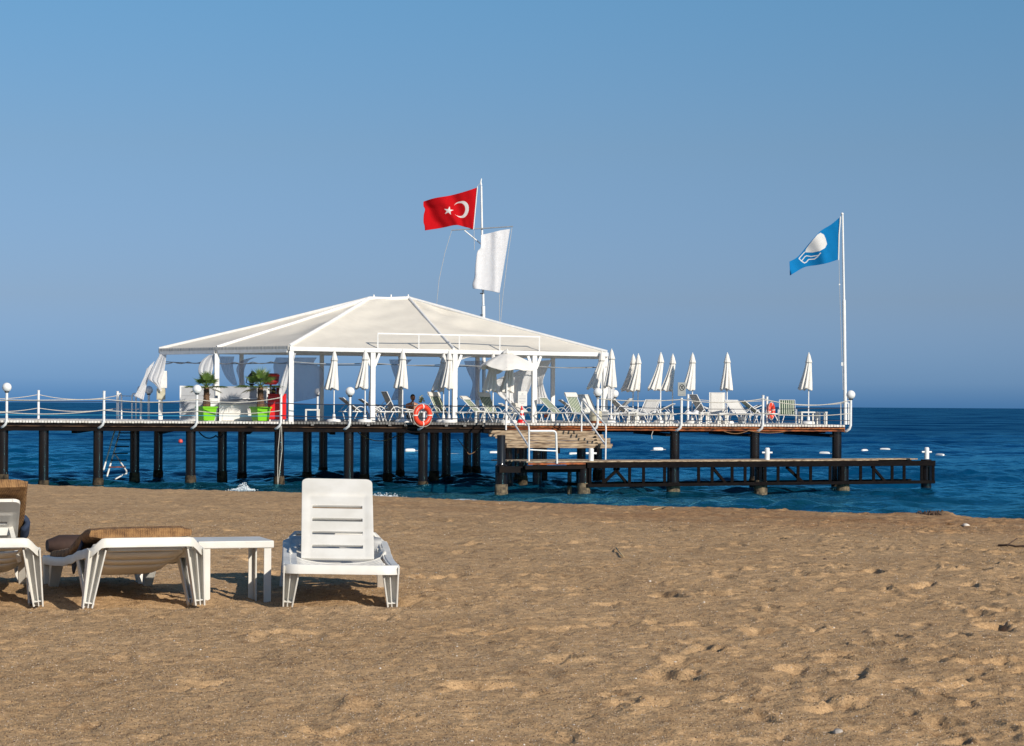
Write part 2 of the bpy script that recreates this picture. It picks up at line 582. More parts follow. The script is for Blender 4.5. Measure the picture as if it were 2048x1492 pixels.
RX0, RX1, RY0, RY1, RES = -14.0, 12.0, 6.5, 54.0, 0.0133
rw, rh = int((RX1 - RX0) / RES), int((RY1 - RY0) / RES)
ripple = np.zeros((rh, rw), np.float32)
for cell, amp, sd in ((2.6, 0.012, 1), (1.1, 0.009, 2), (0.5, 0.0048, 3), (0.24, 0.0042, 4), (0.12, 0.0042, 5), (0.06, 0.0032, 6), (0.03, 0.0020, 7)):
    ripple += amp * smooth_noise(rh, rw, cell * (1.7 if 0.08 < cell < 0.6 else 0.9) / RES, cell / RES, sd)
# foot prints and scuffs pressed into the sand
for k in range(19000):
    x = rng.uniform(RX0 + 0.6, RX1 - 0.6); y = RY0 + 0.6 + (RY1 - RY0 - 1.2) * rng.uniform(0, 1)
    if abs(x) > 0.27 * y + 2.3: continue
    rightish = min(1.0, max(0.0, (x / (0.233 * y) + 1) / 2))
    if rng.uniform() > 0.40 + 0.6 * rightish: continue
    a = rng.normal(1.25, 0.5)
    big_ = rng.uniform() < 0.35
    L = rng.uniform(0.065, 0.135) if big_ else rng.uniform(0.035, 0.07)
    Wd = L * rng.uniform(0.36, 0.62)
    depth = Wd * rng.uniform(0.36, 0.80) * (0.42 + 0.62 * rightish)
    rad = L * 2.3
    i0 = int((y - rad - RY0) / RES); i1 = int((y + rad - RY0) / RES)
    j0 = int((x - rad - RX0) / RES); j1 = int((x + rad - RX0) / RES)
    if i0 < 0 or j0 < 0 or i1 >= rh or j1 >= rw: continue
    yy, xx = np.mgrid[i0:i1, j0:j1].astype(np.float32)
    yy = yy * RES + RY0 - y; xx = xx * RES + RX0 - x
    u = (xx * math.cos(a) + yy * math.sin(a)) / L
    v = (-xx * math.sin(a) + yy * math.cos(a)) / Wd
    # ragged outline
    ang = np.arctan2(v, u)
    r2 = (u * u + v * v) * (1 + 0.22 * np.sin(3 * ang + k) + 0.14 * np.sin(5 * ang + 2.0 * k)) ** 2
    pit = -depth * np.exp(-r2 ** 1.35)
    rim = 0.30 * depth * np.exp(-((np.sqrt(r2) - 1.50) / 0.42) ** 2) * (1 + 0.9 * np.sin(ang + 1.3 * k))
    ripple[i0:i1, j0:j1] += pit + rim
# flattened band left by a beach cleaner, in front of the berm
ygrid = (np.arange(rh) * RES + RY0)[:, None]; xgrid = (np.arange(rw) * RES + RX0)[None, :]
band = np.exp(-(((ygrid - (19.6 - 0.05 * xgrid)) / 0.55) ** 4)) / (1 + np.exp(-(xgrid + 0.2) * 2.5))
ripple *= (1 - 0.55 * band)
# scooped lee of the loungers' legs
for (x, y, d) in ((-2.67, 13.55, .05), (-2.0, 13.6, .04), (-1.43, 13.75, .04), (-0.78, 13.75, .045), (-1.55, 14.3, .045), (-1.75, 14.5, .03)):
    ripple += -d * np.exp(-(((xgrid - x) / 0.24) ** 2 + ((ygrid - y - 0.25) / 0.30) ** 2)) + 0.6 * d * np.exp(-(((xgrid - x) / 0.4) ** 2 + ((ygrid - y + 0.25) / 0.18) ** 2))
# low heap of sand on the edge of the beach (far right)
ripple += 0.085 * np.exp(-(((xgrid - 6.80) / 0.15) ** 2 + ((ygrid - 34.7) / 0.9) ** 2)) + 0.05 * np.exp(-(((xgrid - 6.3) / 0.35) ** 2 + ((ygrid - 34.9) / 0.7) ** 2))


def sand_z(x, y):
    x = np.asarray(x, np.float64); y = np.asarray(y, np.float64)
    return beach_base(x, y) + bilinear(ripple, (x - RX0) / RES, (y - RY0) / RES)


def sand_mat():
    m = bpy.data.materials.new('beach_sand')
    m.use_nodes = True
    nt = m.node_tree
    N, Lk = nt.nodes, nt.links
    b = N["Principled BSDF"]
    b.inputs['Roughness'].default_value = 0.95
    b.inputs['Specular IOR Level'].default_value = 0.15
    g = N.new("ShaderNodeNewGeometry")

    def noise(sc, det, rough=0.5):
        n = N.new("ShaderNodeTexNoise"); n.inputs['Scale'].default_value = sc; n.inputs['Detail'].default_value = det
        n.inputs['Roughness'].default_value = rough
        Lk.new(g.outputs['Position'], n.inputs['Vector']); return n

    def ramp(src, stops):
        r = N.new("ShaderNodeValToRGB"); e = r.color_ramp.elements
        e[0].position, e[0].color = stops[0][0], stops[0][1] + (1,)
        e[1].position, e[1].color = stops[-1][0], stops[-1][1] + (1,)
        for p, c in stops[1:-1]:
            q = e.new(p); q.color = c + (1,)
        Lk.new(src, r.inputs['Fac']); return r

    def mix(fac, a, c, mode='MIX'):
        x = N.new("ShaderNodeMix"); x.data_type = 'RGBA'; x.blend_type = mode
        if isinstance(fac, float): x.inputs['Factor'].default_value = fac
        else: Lk.new(fac, x.inputs['Factor'])
        Lk.new(a, x.inputs['A']); Lk.new(c, x.inputs['B']); return x.outputs['Result']

    big = ramp(noise(0.7, 4).outputs['Fac'], [(0.35, (0.462, 0.302, 0.164)), (0.65, (0.530, 0.354, 0.198))])
    mid = ramp(noise(7, 7, 0.65).outputs['Fac'], [(0.30, (0.55, 0.52, 0.50)), (0.46, (0.95, 0.94, 0.93)), (0.7, (1.12, 1.12, 1.10))])
    grain = ramp(noise(110, 3, 0.85).outputs['Fac'], [(0.26, (0.36, 0.32, 0.31)), (0.46, (0.92, 0.91, 0.90)), (0.60, (1.10, 1.10, 1.08)), (0.74, (1.45, 1.42, 1.36))])
    c = mix(1.0, big.outputs[0], mid.outputs[0], 'MULTIPLY')
    c = mix(1.0, c, grain.outputs[0], 'MULTIPLY')
    coarse = ramp(noise(30, 6, 0.85).outputs['Fac'], [(0.32, (0.55, 0.51, 0.49)), (0.45, (0.94, 0.93, 0.92)), (0.56, (1.06, 1.06, 1.05)), (0.70, (1.40, 1.38, 1.34))])
    c = mix(1.0, c, coarse.outputs[0], 'MULTIPLY')
    # bright shell grains
    vo = N.new("ShaderNodeTexVoronoi"); vo.inputs['Scale'].default_value = 26
    Lk.new(g.outputs['Position'], vo.inputs['Vector'])
    sh = ramp(vo.outputs['Distance'], [(0.07, (1, 1, 1)), (0.17, (0, 0, 0))])
    shn = ramp(noise(17, 2).outputs['Fac'], [(0.56, (0, 0, 0)), (0.64, (1, 1, 1))])
    fac = mix(1.0, sh.outputs[0], shn.outputs[0], 'MULTIPLY')
    pale = N.new("ShaderNodeRGB"); pale.outputs[0].default_value = (0.62, 0.54, 0.44, 1)
    c = mix(fac, c, pale.outputs[0])
    # damp, redder sand near the water
    at = N.new("ShaderNodeAttribute"); at.attribute_name = 'damp'
    dn = ramp(noise(0.9, 6, 0.6).outputs['Fac'], [(0.38, (0.35, 0.35, 0.35)), (0.6, (1, 1, 1))])
    df = mix(1.0, at.outputs['Color'], dn.outputs[0], 'MULTIPLY')
    wet = N.new("ShaderNodeRGB"); wet.outputs[0].default_value = (0.72, 0.60, 0.52, 1)
    cw = mix(1.0, c, wet.outputs[0], 'MULTIPLY')
    c = mix(df, c, cw)
    Lk.new(c, b.inputs['Base Color'])
    bp = N.new("ShaderNodeBump"); bp.inputs['Strength'].default_value = 0.6; bp.inputs['Distance'].default_value = 0.012
    bn = noise(70, 4, 0.7)
    Lk.new(bn.outputs['Fac'], bp.inputs['Height'])
    bp2 = N.new("ShaderNodeBump"); bp2.inputs['Strength'].default_value = 0.35; bp2.inputs['Distance'].default_value = 0.05
    bn2 = noise(16, 4, 0.6)
    Lk.new(bn2.outputs['Fac'], bp2.inputs['Height']); Lk.new(bp.outputs[0], bp2.inputs['Normal'])
    Lk.new(bp2.outputs[0], b.inputs['Normal'])
    return m


M['sand'] = sand_mat()


def damp_attr(o, X, Y):
    Ye = beach_edge(X)
    d = np.clip((Y - Ye + 13.0) / 6.0, 0, 1) * np.clip((X / (0.233 * Y) + 0.55) / 1.0, 0.0, 1)
    d = np.maximum(d, np.clip((Y - Ye - 2) / 4, 0, 1))
    c = np.repeat(d.reshape(-1, 1), 4, 1).astype(np.float32); c[:, 3] = 1
    at = o.data.attributes.new('damp', 'FLOAT_COLOR', 'POINT')
    at.data.foreach_set('color', c.reshape(-1))


ys = [7.0]
while ys[-1] < 49.0:
    y = ys[-1]
    ys.append(y + min(0.06, max(0.020, 0.16 * y * y / (2200 * 1.27) * 1.2)))
ys = np.array(ys)
ts = np.linspace(-1, 1, 620)
Yg = np.repeat(ys[:, None], len(ts), 1)
Xg = ts[None, :] * (Yg * 0.27 + 2.4)
edge_w = np.clip((1 - np.abs(ts)) / 0.05, 0, 1)[None, :] * np.clip((Yg - ys[0]) / 0.4, 0, 1)
Zg = beach_base(Xg, Yg) + (sand_z(Xg, Yg) - beach_base(Xg, Yg)) * edge_w
beach = big_grid('sand', Xg, Yg, Zg, M['sand'])
tag(beach, kind='structure')
damp_attr(beach, Xg, Yg)
# the rest of the beach, coarser, just under the rim of the detailed part
xs = np.concatenate([np.linspace(-160, -20.5, 60), np.linspace(-20, 20, 201), np.linspace(20.5, 160, 60)])
yy2 = np.concatenate([np.linspace(-60, 4, 40), np.linspace(4.3, 60, 280), np.linspace(62, 220, 60)])
X2, Y2 = np.meshgrid(xs, yy2)
inner = (np.abs(X2) < Y2 * 0.27 + 2.1) & (Y2 > 7.3) & (Y2 < 48.5)
soft = 0.02 * np.sin(X2 * 1.7 + 0.6 * Y2) * np.sin(Y2 * 1.3) + 0.012 * np.sin(3.1 * X2 - 2.3 * Y2)
Z2 = beach_base(X2, Y2) + np.where(inner, -0.12, -0.012 + 0.4 * np.minimum(soft, 0))
beach2 = big_grid('beach', X2, Y2, Z2, M['sand'])
tag(beach2, kind='structure')
damp_attr(beach2, X2, Y2)

# ------------------------------------------------------------------ the sea
def sea_mat():
    m = bpy.data.materials.new('sea_water')
    m.use_nodes = True
    nt = m.node_tree
    N, Lk = nt.nodes, nt.links
    b = N["Principled BSDF"]
    g = N.new("ShaderNodeNewGeometry")
    sp = N.new("ShaderNodeSeparateXYZ"); Lk.new(g.outputs['Position'], sp.inputs[0])
    n0 = N.new("ShaderNodeTexNoise"); n0.inputs['Scale'].default_value = 0.06; n0.inputs['Detail'].default_value = 5
    Lk.new(g.outputs['Position'], n0.inputs['Vector'])
    # depth from the shore: distance seaward of the beach
    a = N.new("ShaderNodeMath"); a.operation = 'MULTIPLY_ADD'; a.inputs[1].default_value = 0.64
    Lk.new(sp.outputs['X'], a.inputs[0]); Lk.new(sp.outputs['Y'], a.inputs[2])
    a2 = N.new("ShaderNodeMath"); a2.operation = 'MULTIPLY_ADD'; a2.inputs[1].default_value = 26
    Lk.new(n0.outputs['Fac'], a2.inputs[0]); Lk.new(a.outputs[0], a2.inputs[2])
    mr = N.new("ShaderNodeMapRange"); mr.inputs['From Min'].default_value = 72; mr.inputs['From Max'].default_value = 175
    Lk.new(a2.outputs[0], mr.inputs['Value'])
    r = N.new("ShaderNodeValToRGB"); e = r.color_ramp.elements
    e[0].position = 0.0; e[0].color = (0.003, 0.040, 0.056, 1)
    e[1].position = 1.0; e[1].color = (0.0004, 0.031, 0.112, 1)
    q = e.new(0.30); q.color = (0.0006, 0.046, 0.110, 1)
    Lk.new(mr.outputs[0], r.inputs['Fac'])
    # foam on the last waves
    fm = N.new("ShaderNodeAttribute"); fm.attribute_name = 'foam'
    fn = N.new("ShaderNodeTexNoise"); fn.inputs['Scale'].default_value = 3.5; fn.inputs['Detail'].default_value = 7; fn.inputs['Roughness'].default_value = 0.7
    Lk.new(g.outputs['Position'], fn.inputs['Vector'])
    fa = N.new("ShaderNodeMath"); fa.operation = 'ADD'
    Lk.new(fm.outputs['Fac'], fa.inputs[0]); Lk.new(fn.outputs['Fac'], fa.inputs[1])
    fr = N.new("ShaderNodeMapRange"); fr.inputs['From Min'].default_value = 1.02; fr.inputs['From Max'].default_value = 1.22
    Lk.new(fa.outputs[0], fr.inputs['Value'])
    mx = N.new("ShaderNodeMix"); mx.data_type = 'RGBA'
    Lk.new(fr.outputs[0], mx.inputs['Factor']); Lk.new(r.outputs[0], mx.inputs['A']); mx.inputs['B'].default_value = (0.62, 0.68, 0.72, 1)
    # wave streaks too small for the mesh
    n3 = N.new("ShaderNodeTexNoise"); n3.inputs['Scale'].default_value = 0.05; n3.inputs['Detail'].default_value = 11; n3.inputs['Roughness'].default_value = 0.72
    mp3 = N.new("ShaderNodeMapping"); mp3.inputs['Scale'].default_value = (1.0, 0.55, 1.0)
    Lk.new(g.outputs['Position'], mp3.inputs['Vector']); Lk.new(mp3.outputs[0], n3.inputs['Vector'])
    st3 = N.new("ShaderNodeMapRange"); st3.inputs['From Min'].default_value = 0.40; st3.inputs['From Max'].default_value = 0.60
    Lk.new(n3.outputs['Fac'], st3.inputs['Value'])
    N.remove(b)
    out = [q for q in N if q.bl_idname == 'ShaderNodeOutputMaterial'][0]
    dif = N.new("ShaderNodeBsdfDiffuse"); Lk.new(mx.outputs['Result'], dif.inputs['Color'])
    gl = N.new("ShaderNodeBsdfGlossy"); gl.inputs['Color'].default_value = (0.26, 0.82, 1.0, 1); gl.inputs['Roughness'].default_value = 0.10
    fre = N.new("ShaderNodeFresnel"); fre.inputs['IOR'].default_value = 1.42
    ca_ = N.new("ShaderNodeAttribute"); ca_.attribute_name = 'sheen'
    # the unresolved chop turns part of every patch away from grazing view
    cap = N.new("ShaderNodeMath"); cap.operation = 'MULTIPLY'
    s5 = N.new("ShaderNodeMapRange"); s5.inputs['To Min'].default_value = 0.12; s5.inputs['To Max'].default_value = 1.85
    Lk.new(st3.outputs[0], s5.inputs['Value'])
    Lk.new(ca_.outputs['Fac'], cap.inputs[0]); Lk.new(s5.outputs[0], cap.inputs[1])
    mn = N.new("ShaderNodeMath"); mn.operation = 'MINIMUM'
    Lk.new(fre.outputs[0], mn.inputs[0]); Lk.new(cap.outputs[0], mn.inputs[1])
    fo_ = N.new("ShaderNodeMath"); fo_.operation = 'SUBTRACT'; fo_.use_clamp = True
    Lk.new(mn.outputs[0], fo_.inputs[0]); Lk.new(fr.outputs[0], fo_.inputs[1])
    ms = N.new("ShaderNodeMixShader")
    Lk.new(fo_.outputs[0], ms.inputs[0]); Lk.new(dif.outputs[0], ms.inputs[1]); Lk.new(gl.outputs[0], ms.inputs[2])
    Lk.new(ms.outputs[0], out.inputs['Surface'])
    # small ripples
    n1 = N.new("ShaderNodeTexNoise"); n1.inputs['Scale'].default_value = 2.6; n1.inputs['Detail'].default_value = 4; n1.inputs['Roughness'].default_value = 0.6
    n2 = N.new("ShaderNodeTexNoise"); n2.inputs['Scale'].default_value = 0.35; n2.inputs['Detail'].default_value = 6; n2.inputs['Roughness'].default_value = 0.6
    Lk.new(g.outputs['Position'], n1.inputs['Vector']); Lk.new(g.outputs['Position'], n2.inputs['Vector'])
    b1 = N.new("ShaderNodeBump"); b1.inputs['Strength'].default_value = 0.8; b1.inputs['Distance'].default_value = 0.10
    b2 = N.new("ShaderNodeBump"); b2.inputs['Strength'].default_value = 0.6; b2.inputs['Distance'].default_value = 0.16
    Lk.new(n1.outputs['Fac'], b1.inputs['Height']); Lk.new(n2.outputs['Fac'], b2.inputs['Height'])
    Lk.new(b1.outputs[0], b2.inputs['Normal'])
    for q in (gl, fre, dif): Lk.new(b2.outputs[0], q.inputs['Normal'])
    return m


M['sea'] = sea_mat()


def waves(X, Y, step):
    """sum of many wind waves; waves too short for the local mesh are faded out"""
    g = np.random.default_rng(5)
    Z = np.zeros_like(X); DX = np.zeros_like(X); DY = np.zeros_like(X)
    for k in range(84):
        lam = 0.42 * (7.0 / 0.42) ** g.uniform(0, 1) ** 1.25
        th = -PI / 2 + 0.25 + g.normal(0, 0.55)
        amp = 0.0088 * lam ** 0.72 * g.uniform(0.5, 1.3)
        kx, ky = 2 * PI / lam * math.cos(th), 2 * PI / lam * math.sin(th)
        ph = kx * X + ky * Y + g.uniform(0, 2 * PI)
        fade = np.clip(lam / (step * 5.0) - 0.5, 0, 1)
        s, c = np.sin(ph), np.cos(ph)
        Z += amp * s * fade
        DX += -0.75 * amp * math.cos(th) * c * fade; DY += -0.75 * amp * math.sin(th) * c * fade
    return DX, DY, Z


ys = [44.0]
while ys[-1] < 24000:
    y = ys[-1]
    st_ = 0.115 if y < 115 else (0.115 * (y / 115.0) ** 2.6)
    ys.append(y + min(st_, y * 0.12))
ys = np.array(ys)
ts = np.linspace(-1, 1, 660)
Yg = np.repeat(ys[:, None], len(ts), 1)
Xg = ts[None, :] * (Yg * 0.275 + 4.5)
stp = np.maximum(np.gradient(ys)[:, None] * np.ones_like(Xg), (2 * (Yg * 0.275 + 4.5) / 660))
dX, dY, dZ = waves(Xg, Yg, stp)
gust = 0.80 + 0.35 * smooth_noise(Xg.shape[0], Xg.shape[1], 60, 90, 77)
Zs = SEA + dZ * np.clip(gust, 0.4, 1.4)
# one swell line steepening just before the beach
sw = np.exp(-(((Yg + 0.60 * Xg) - 68.5 - 0.8 * np.sin(Xg * 0.35)) / 1.3) ** 2)
Zs += 0.16 * sw
sea = big_grid('sea', Xg + dX, Yg + dY, Zs, M['sea'])
tag(sea, kind='structure')
shore = Yg + 0.62 * Xg
fo = 0.66 * np.exp(-((shore - 64.2) / 1.3) ** 2) + 0.25 * np.exp(-((shore - 67.0) / 1.0) ** 2)
crest = np.clip((dZ - 0.15) / 0.12, 0, 1) * 0.34
fo = np.maximum(fo, crest * (Yg < 400))
at = sea.data.attributes.new('foam', 'FLOAT', 'POINT')
at.data.foreach_set('value', fo.reshape(-1).astype(np.float32))
sheen = 0.20 + 0.70 * np.clip((260 - Yg) / 190, 0, 1) ** 1.5
at = sea.data.attributes.new('sheen', 'FLOAT', 'POINT')
at.data.foreach_set('value', sheen.reshape(-1).astype(np.float32))
# the sea to either side
mb = MB()
for s in (-1, 1):
    a0, a1 = 44 * 0.275 + 4.3, 24000 * 0.275 + 4.5
    mb.add([(s * a0, 44, SEA - 0.12), (s * a1, 24000, SEA - 0.12), (s * 24000, 24000, SEA - 0.12), (s * 24000, 44, SEA - 0.12), (s * 400, 44, SEA - 0.12)], [(0, 1, 2, 3, 4) if s > 0 else (4, 3, 2, 1, 0)])
side_sea = mb.build('open_sea', M['sea'])
tag(side_sea, kind='structure')
at = side_sea.data.attributes.new('sheen', 'FLOAT', 'POINT')
at.data.foreach_set('value', np.full(len(side_sea.data.vertices), 0.2, np.float32))

# ------------------------------------------------------------------ the pier
ca, sa = math.cos(PA), math.sin(PA)
AX = Vector((ca, sa, 0))            # along the pier
BX = Vector((-sa, ca, 0))           # away from the beach
END = DK(1690)                       # near corner at the seaward end
PIER_L = 40.0                        # how far it is built back to the left


def PL(a, b, z=DECK):
    """pier point, a metres left of the seaward end, b metres back"""
    p = END - AX * a + BX * b
    return Vector((p.x, p.y, z))


pier = thing('pier', 'long dark pier on black piles with white board edge, reaching across the water', 'pier', PL(10, 4, DECK))
A_RUST = (END - DK(1012)).length     # left of here the edge is black, right of it rusty
A_HALL0, A_HALL1 = (END - DK(545)).length, (END - DK(1235)).length
white_b, grey_b = MB(), MB()
a = 0.0
while a < PIER_L:
    w = 0.097
    b0 = -0.02 + random.uniform(-0.015, 0.015)
    b1 = 15.5 if A_HALL1 < a < A_HALL0 else 8.0
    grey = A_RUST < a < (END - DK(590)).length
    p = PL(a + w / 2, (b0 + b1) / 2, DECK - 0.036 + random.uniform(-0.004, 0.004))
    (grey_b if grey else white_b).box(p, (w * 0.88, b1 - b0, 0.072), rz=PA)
    a += 0.105
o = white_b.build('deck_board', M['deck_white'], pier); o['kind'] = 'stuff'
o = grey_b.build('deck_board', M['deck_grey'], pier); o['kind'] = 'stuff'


def pbox(name, m, a0, a1, b0, b1, z0, z1, bev=0.0):
    mbx = MB()
    mbx.box(PL((a0 + a1) / 2, (b0 + b1) / 2, (z0 + z1) / 2), (abs(a1 - a0), abs(b1 - b0), z1 - z0), rz=PA)
    return mbx.build(name, m, pier, bevel=bev)


pbox('edge_beam', M['rust'], 0.02, A_RUST, 0.05, 0.17, 0.42, 0.560)
pbox('edge_flange', M['rust_pale'], 0.0, A_RUST - 0.02, -0.03, 0.13, 0.495, 0.515)
pbox('edge_flange', M['rust'], 0.0, A_RUST - 0.02, -0.02, 0.13, 0.40, 0.42)
pbox('edge_beam', M['tar_beam'], A_RUST + 0.003, PIER_L, 0.05, 0.22, 0.29, 0.560)
pbox('edge_flange', mat('brown_edge', (0.13, 0.075, 0.045), 0.85, color2=(0.012, 0.008, 0.006), scale=2.2, bump=0.3, spec=0.1), A_RUST + 0.01, PIER_L, -0.01, 0.047, 0.44, 0.465)
for b in (2.6, 5.2, 7.6):
    pbox('edge_beam', M['tar_beam'], 0.05, PIER_L, b, b + 0.18, 0.31, 0.560)
for b in (11.0, 15.2):
    pbox('edge_beam', M['tar_beam'], A_HALL1, A_HALL0, b, b + 0.18, 0.31, 0.560)
pbox('end_beam', M['rust'], -0.004, 0.017, 0.02, 7.9, 0.38, 0.560)
for k in range(12):
    pbox('joist', M['tar_beam'], 0.3 + k * 2.95, 0.48 + k * 2.95, 0.24, 7.59, 0.20, 0.308)
# white blocks tying the grey deck edge
for px in (625, 700, 737, 780, 812, 850, 893, 930, 968):
    p = DK(px, -0.035, 0.55)
    MB().box(p, (0.10, 0.05, 0.07), rz=PA).build('edge_block', M['deck_grey'], pier)


def pile(px, Y, r=0.172, top=0.40, sleeve=None, par=None):
    x = (px - CX) / F * Y
    m = MB()
    prof = [(r, -4.2), (r, -1.9), (r * 1.0, -0.6), (r, top)]
    m.lathe(prof, 18, (x, Y, 0))
    o = m.build('pile', M['pile'], par or pier, smooth='auto')
    return o


FR = lambda px: DK(px, 0.32).y
pile_list = [(7, FR(7)), (88, FR(88)), (197, FR(197)), (382, FR(382)), (559, FR(559)), (698, FR(698)), (846.5, FR(846)), (1350, FR(1350)), (1510, FR(1510)), (1674, FR(1674)),
             (270, 79.2), (445, 80.6), (615, 84.5), (730, 82.5), (869, 81.8),
             (317, 83.2), (485, 83.7), (647, 88.0), (776, 83.7), (893, 82.8),
             (801, 89.9), (935, 91.0), (953, 88.5), (1086, 86.0), (1163, 84.0), (1020, 82), (1032, 84), (1046, 80.5), (1196, 84.5), (-75, FR(-60)), (-90, 81)]
for px, Y in pile_list:
    o = pile(px, Y)
    x = (px - CX) / F * Y
    lo = -1.30 + random.uniform(-0.12, 0.12)
    m = MB()
    m.lathe([(0.178, -4.2), (0.190, lo - 0.3), (0.192, lo - 0.12), (0.176, lo)], 18, (x, Y, 0), rfun=lambda a, i: 1 + 0.035 * math.sin(a * 5 + i * 2 + px) + 0.02 * math.sin(a * 9 + 1 + i))
    m.build('crust', M['tide_crust'], o, smooth='auto')

# ------------------------------------------------------------------ landing stage
LX = Vector((SX1 - SX0, SY1 - SY0, 0)); SLEN = LX.length; LX.normalize()
LY = Vector((-LX.y, LX.x, 0))
SA = math.atan2(LX.y, LX.x)
S0 = Vector((SX0, SY0, 0))


def SL(a, b, z):
    p = S0 + LX * a + LY * b
    return Vector((p.x, p.y, z))


stage = thing('landing_stage', 'low dark timber landing stage with lattice side standing in the sea before the pier', 'landing stage', SL(6, 0.7, STAGE))


def sbar(name, p0, p1, w, h, m, up=(0, 0, 1), bev=0.0):
    mbx = MB(); mbx.bar(p0, p1, w, h, up)
    return mbx.build(name, m, stage, bevel=bev)


def sa_of(px):
    p = SG(px)
    return (p - Vector((SX0, SY0, STAGE))).length * (1 if px >= 1055 else -1)


aT = sa_of(1174)
# boards along the deck
for k in range(6):
    b = 0.10 + k * 0.235
    a0, a1 = 0.0 + random.uniform(-.05, .05), SLEN - (2.35 if k < 4 else 0.1) + random.uniform(-.2, .2)
    sbar('plank', SL(a0, b, STAGE - 0.022), SL(a1, b, STAGE - 0.022 + 0.004 * (k % 2)), 0.215, 0.04, M['bare_wood'])
for k in range(4):
    b = 1.55 + k * 0.235
    sbar('plank', SL(-0.1 + random.uniform(-.1, .1), b, STAGE - 0.024), SL(3.2 + random.uniform(-.2, .2), b, STAGE - 0.020), 0.215, 0.04, M['bare_wood'])
sbar('edge_plank', SL(0.03, 0.0, STAGE - 0.085), SL(aT - 0.05, 0.0, STAGE - 0.085), 0.05, 0.06, M['rust'])
sbar('beam', SL(-0.85, 0.35, STAGE - 0.27), SL(aT, 0.35, STAGE - 0.27), 0.16, 0.20, M['tar_beam'])
sbar('beam', SL(-0.05, 0.06, STAGE - 0.20), SL(aT - 0.02, 0.06, STAGE - 0.20), 0.09, 0.12, M['tar_beam'])
zt, zb = STAGE - 0.145, STAGE - 0.80
for b in (0.0, 1.42):
    sbar('top_chord', SL(aT, b, zt), SL(SLEN, b, zt), 0.11, 0.18, M['dark_timber'], bev=0.01)
    sbar('bottom_chord', SL(aT, b, zb), SL(SLEN, b, zb), 0.10, 0.11, M['dark_timber'], bev=0.01)
vert_px = [1181, 1208, 1260, 1288, 1330, 1398, 1425, 1465, 1491, 1531, 1557, 1597, 1622, 1661, 1686, 1722, 1748, 1785, 1809, 1844, 1867]
for i, px in enumerate(vert_px):
    aa = sa_of(px)
    sbar('upright', SL(aa, 0.0, zb + 0.056), SL(aa, 0.0, zt - 0.091), 0.10, 0.09, M['dark_timber'], up=(0, 1, 0), bev=0.008)
    if i % 3 == 1:
        sbar('crossbeam', SL(aa + 0.12, 0.06, zt - 0.03), SL(aa + 0.12, 1.36, zt - 0.03), 0.09, 0.12, M['dark_timber'])
for (x0, x1, flip) in ((1213, 1243, 1), (1233, 1260, -1), (1430, 1456, -1), (1578, 1611, -1), (1749, 1775, -1)):
    za, zc = (zb + 0.1, zt - 0.1) if flip > 0 else (zt - 0.1, zb + 0.03)
    sbar('brace', SL(sa_of(x0), 0.14, za), SL(sa_of(x1), 0.14, zc), 0.07, 0.09, M['dark_timber'])


def stage_pile(px, Y, r, top, growth):
    x = (px - CX) / F * Y
    m = MB(); m.lathe([(r, -4.2), (r, -1.2), (r, top)], 18, (x, Y, 0))
    o = m.build('pile', M['pile'], stage, smooth='auto')
    if growth:
        m = MB()
        m.lathe([(r * 1.04, -4.2), (r * 1.10, growth - 0.25), (r * 1.13, growth - 0.1), (r * 1.04, growth)], 18, (x, Y, 0),
                rfun=lambda a, i: 1 + 0.05 * math.sin(a * 5 + i * 2) + 0.03 * math.sin(a * 9 + 1 + i))
        m.build('crust', M['barnacle'], o, smooth='auto')
    return o


stage_pile(1168, 71.6, 0.185, STAGE - 0.20, -1.25)
stage_pile(1347, SG(1347, 0.35).y, 0.20, STAGE - 0.10, -1.28)
stage_pile(1522, SG(1522, 0.35).y, 0.20, STAGE - 0.10, -1.22)
stage_pile(1687, SG(1687, 0.35).y, 0.20, STAGE - 0.10, -1.32)
stage_pile(1853, SG(1853, 0.35).y, 0.19, STAGE - 0.02, -2.2)
stage_pile(1140, 73.0, 0.07, STAGE - 0.2, -1.42)
stage_pile(1018, 78.5, 0.16, STAGE + 0.4, None)
stage_pile(1075, 77.5, 0.16, STAGE + 0.4, None)
# thick pile beside the steps
x = (1003 - CX) / F * 70.8
m = MB(); m.lathe([(0.19, -4.2), (0.19, -0.67), (0.15, -0.65), (0.135, -0.6), (0.135, 0.30)], 18, (x, 70.8, 0))
o = m.build('pile', M['pile'], stage, smooth='auto')
m = MB(); m.lathe([(0.195, -4.2), (0.215, -1.5), (0.205, -1.28)], 18, (x, 70.8, 0), rfun=lambda a, i: 1 + 0.05 * math.sin(a * 5 + i)); m.build('crust', M['barnacle'], o, smooth='auto')

# cross shaped mooring posts
cross_labels = {1183: 'white cross-shaped mooring post below the wooden steps', 1535: 'white cross-shaped mooring post midway along the landing stage', 1854: 'white cross-shaped mooring post on the seaward tip of the landing stage'}
for px in (1183, 1535, 1854):
    p = SG(px, 0.10)
    t = thing('mooring_post', cross_labels[px], 'mooring post', p, group='cross-shaped mooring posts on the landing stage')
    MB().lathe([(0.085, 0.0), (0.085, 0.38), (0.06, 0.41)], 16, p).build('post', M['white_paint'], t, smooth='auto')
    m = MB()
    m.tube([p + Vector((-0.175, -0.02, 0.245)), p + Vector((0.175, 0.02, 0.245))], 0.034, 10)
    m.build('crossbar', M['white_paint'], t, smooth='auto')

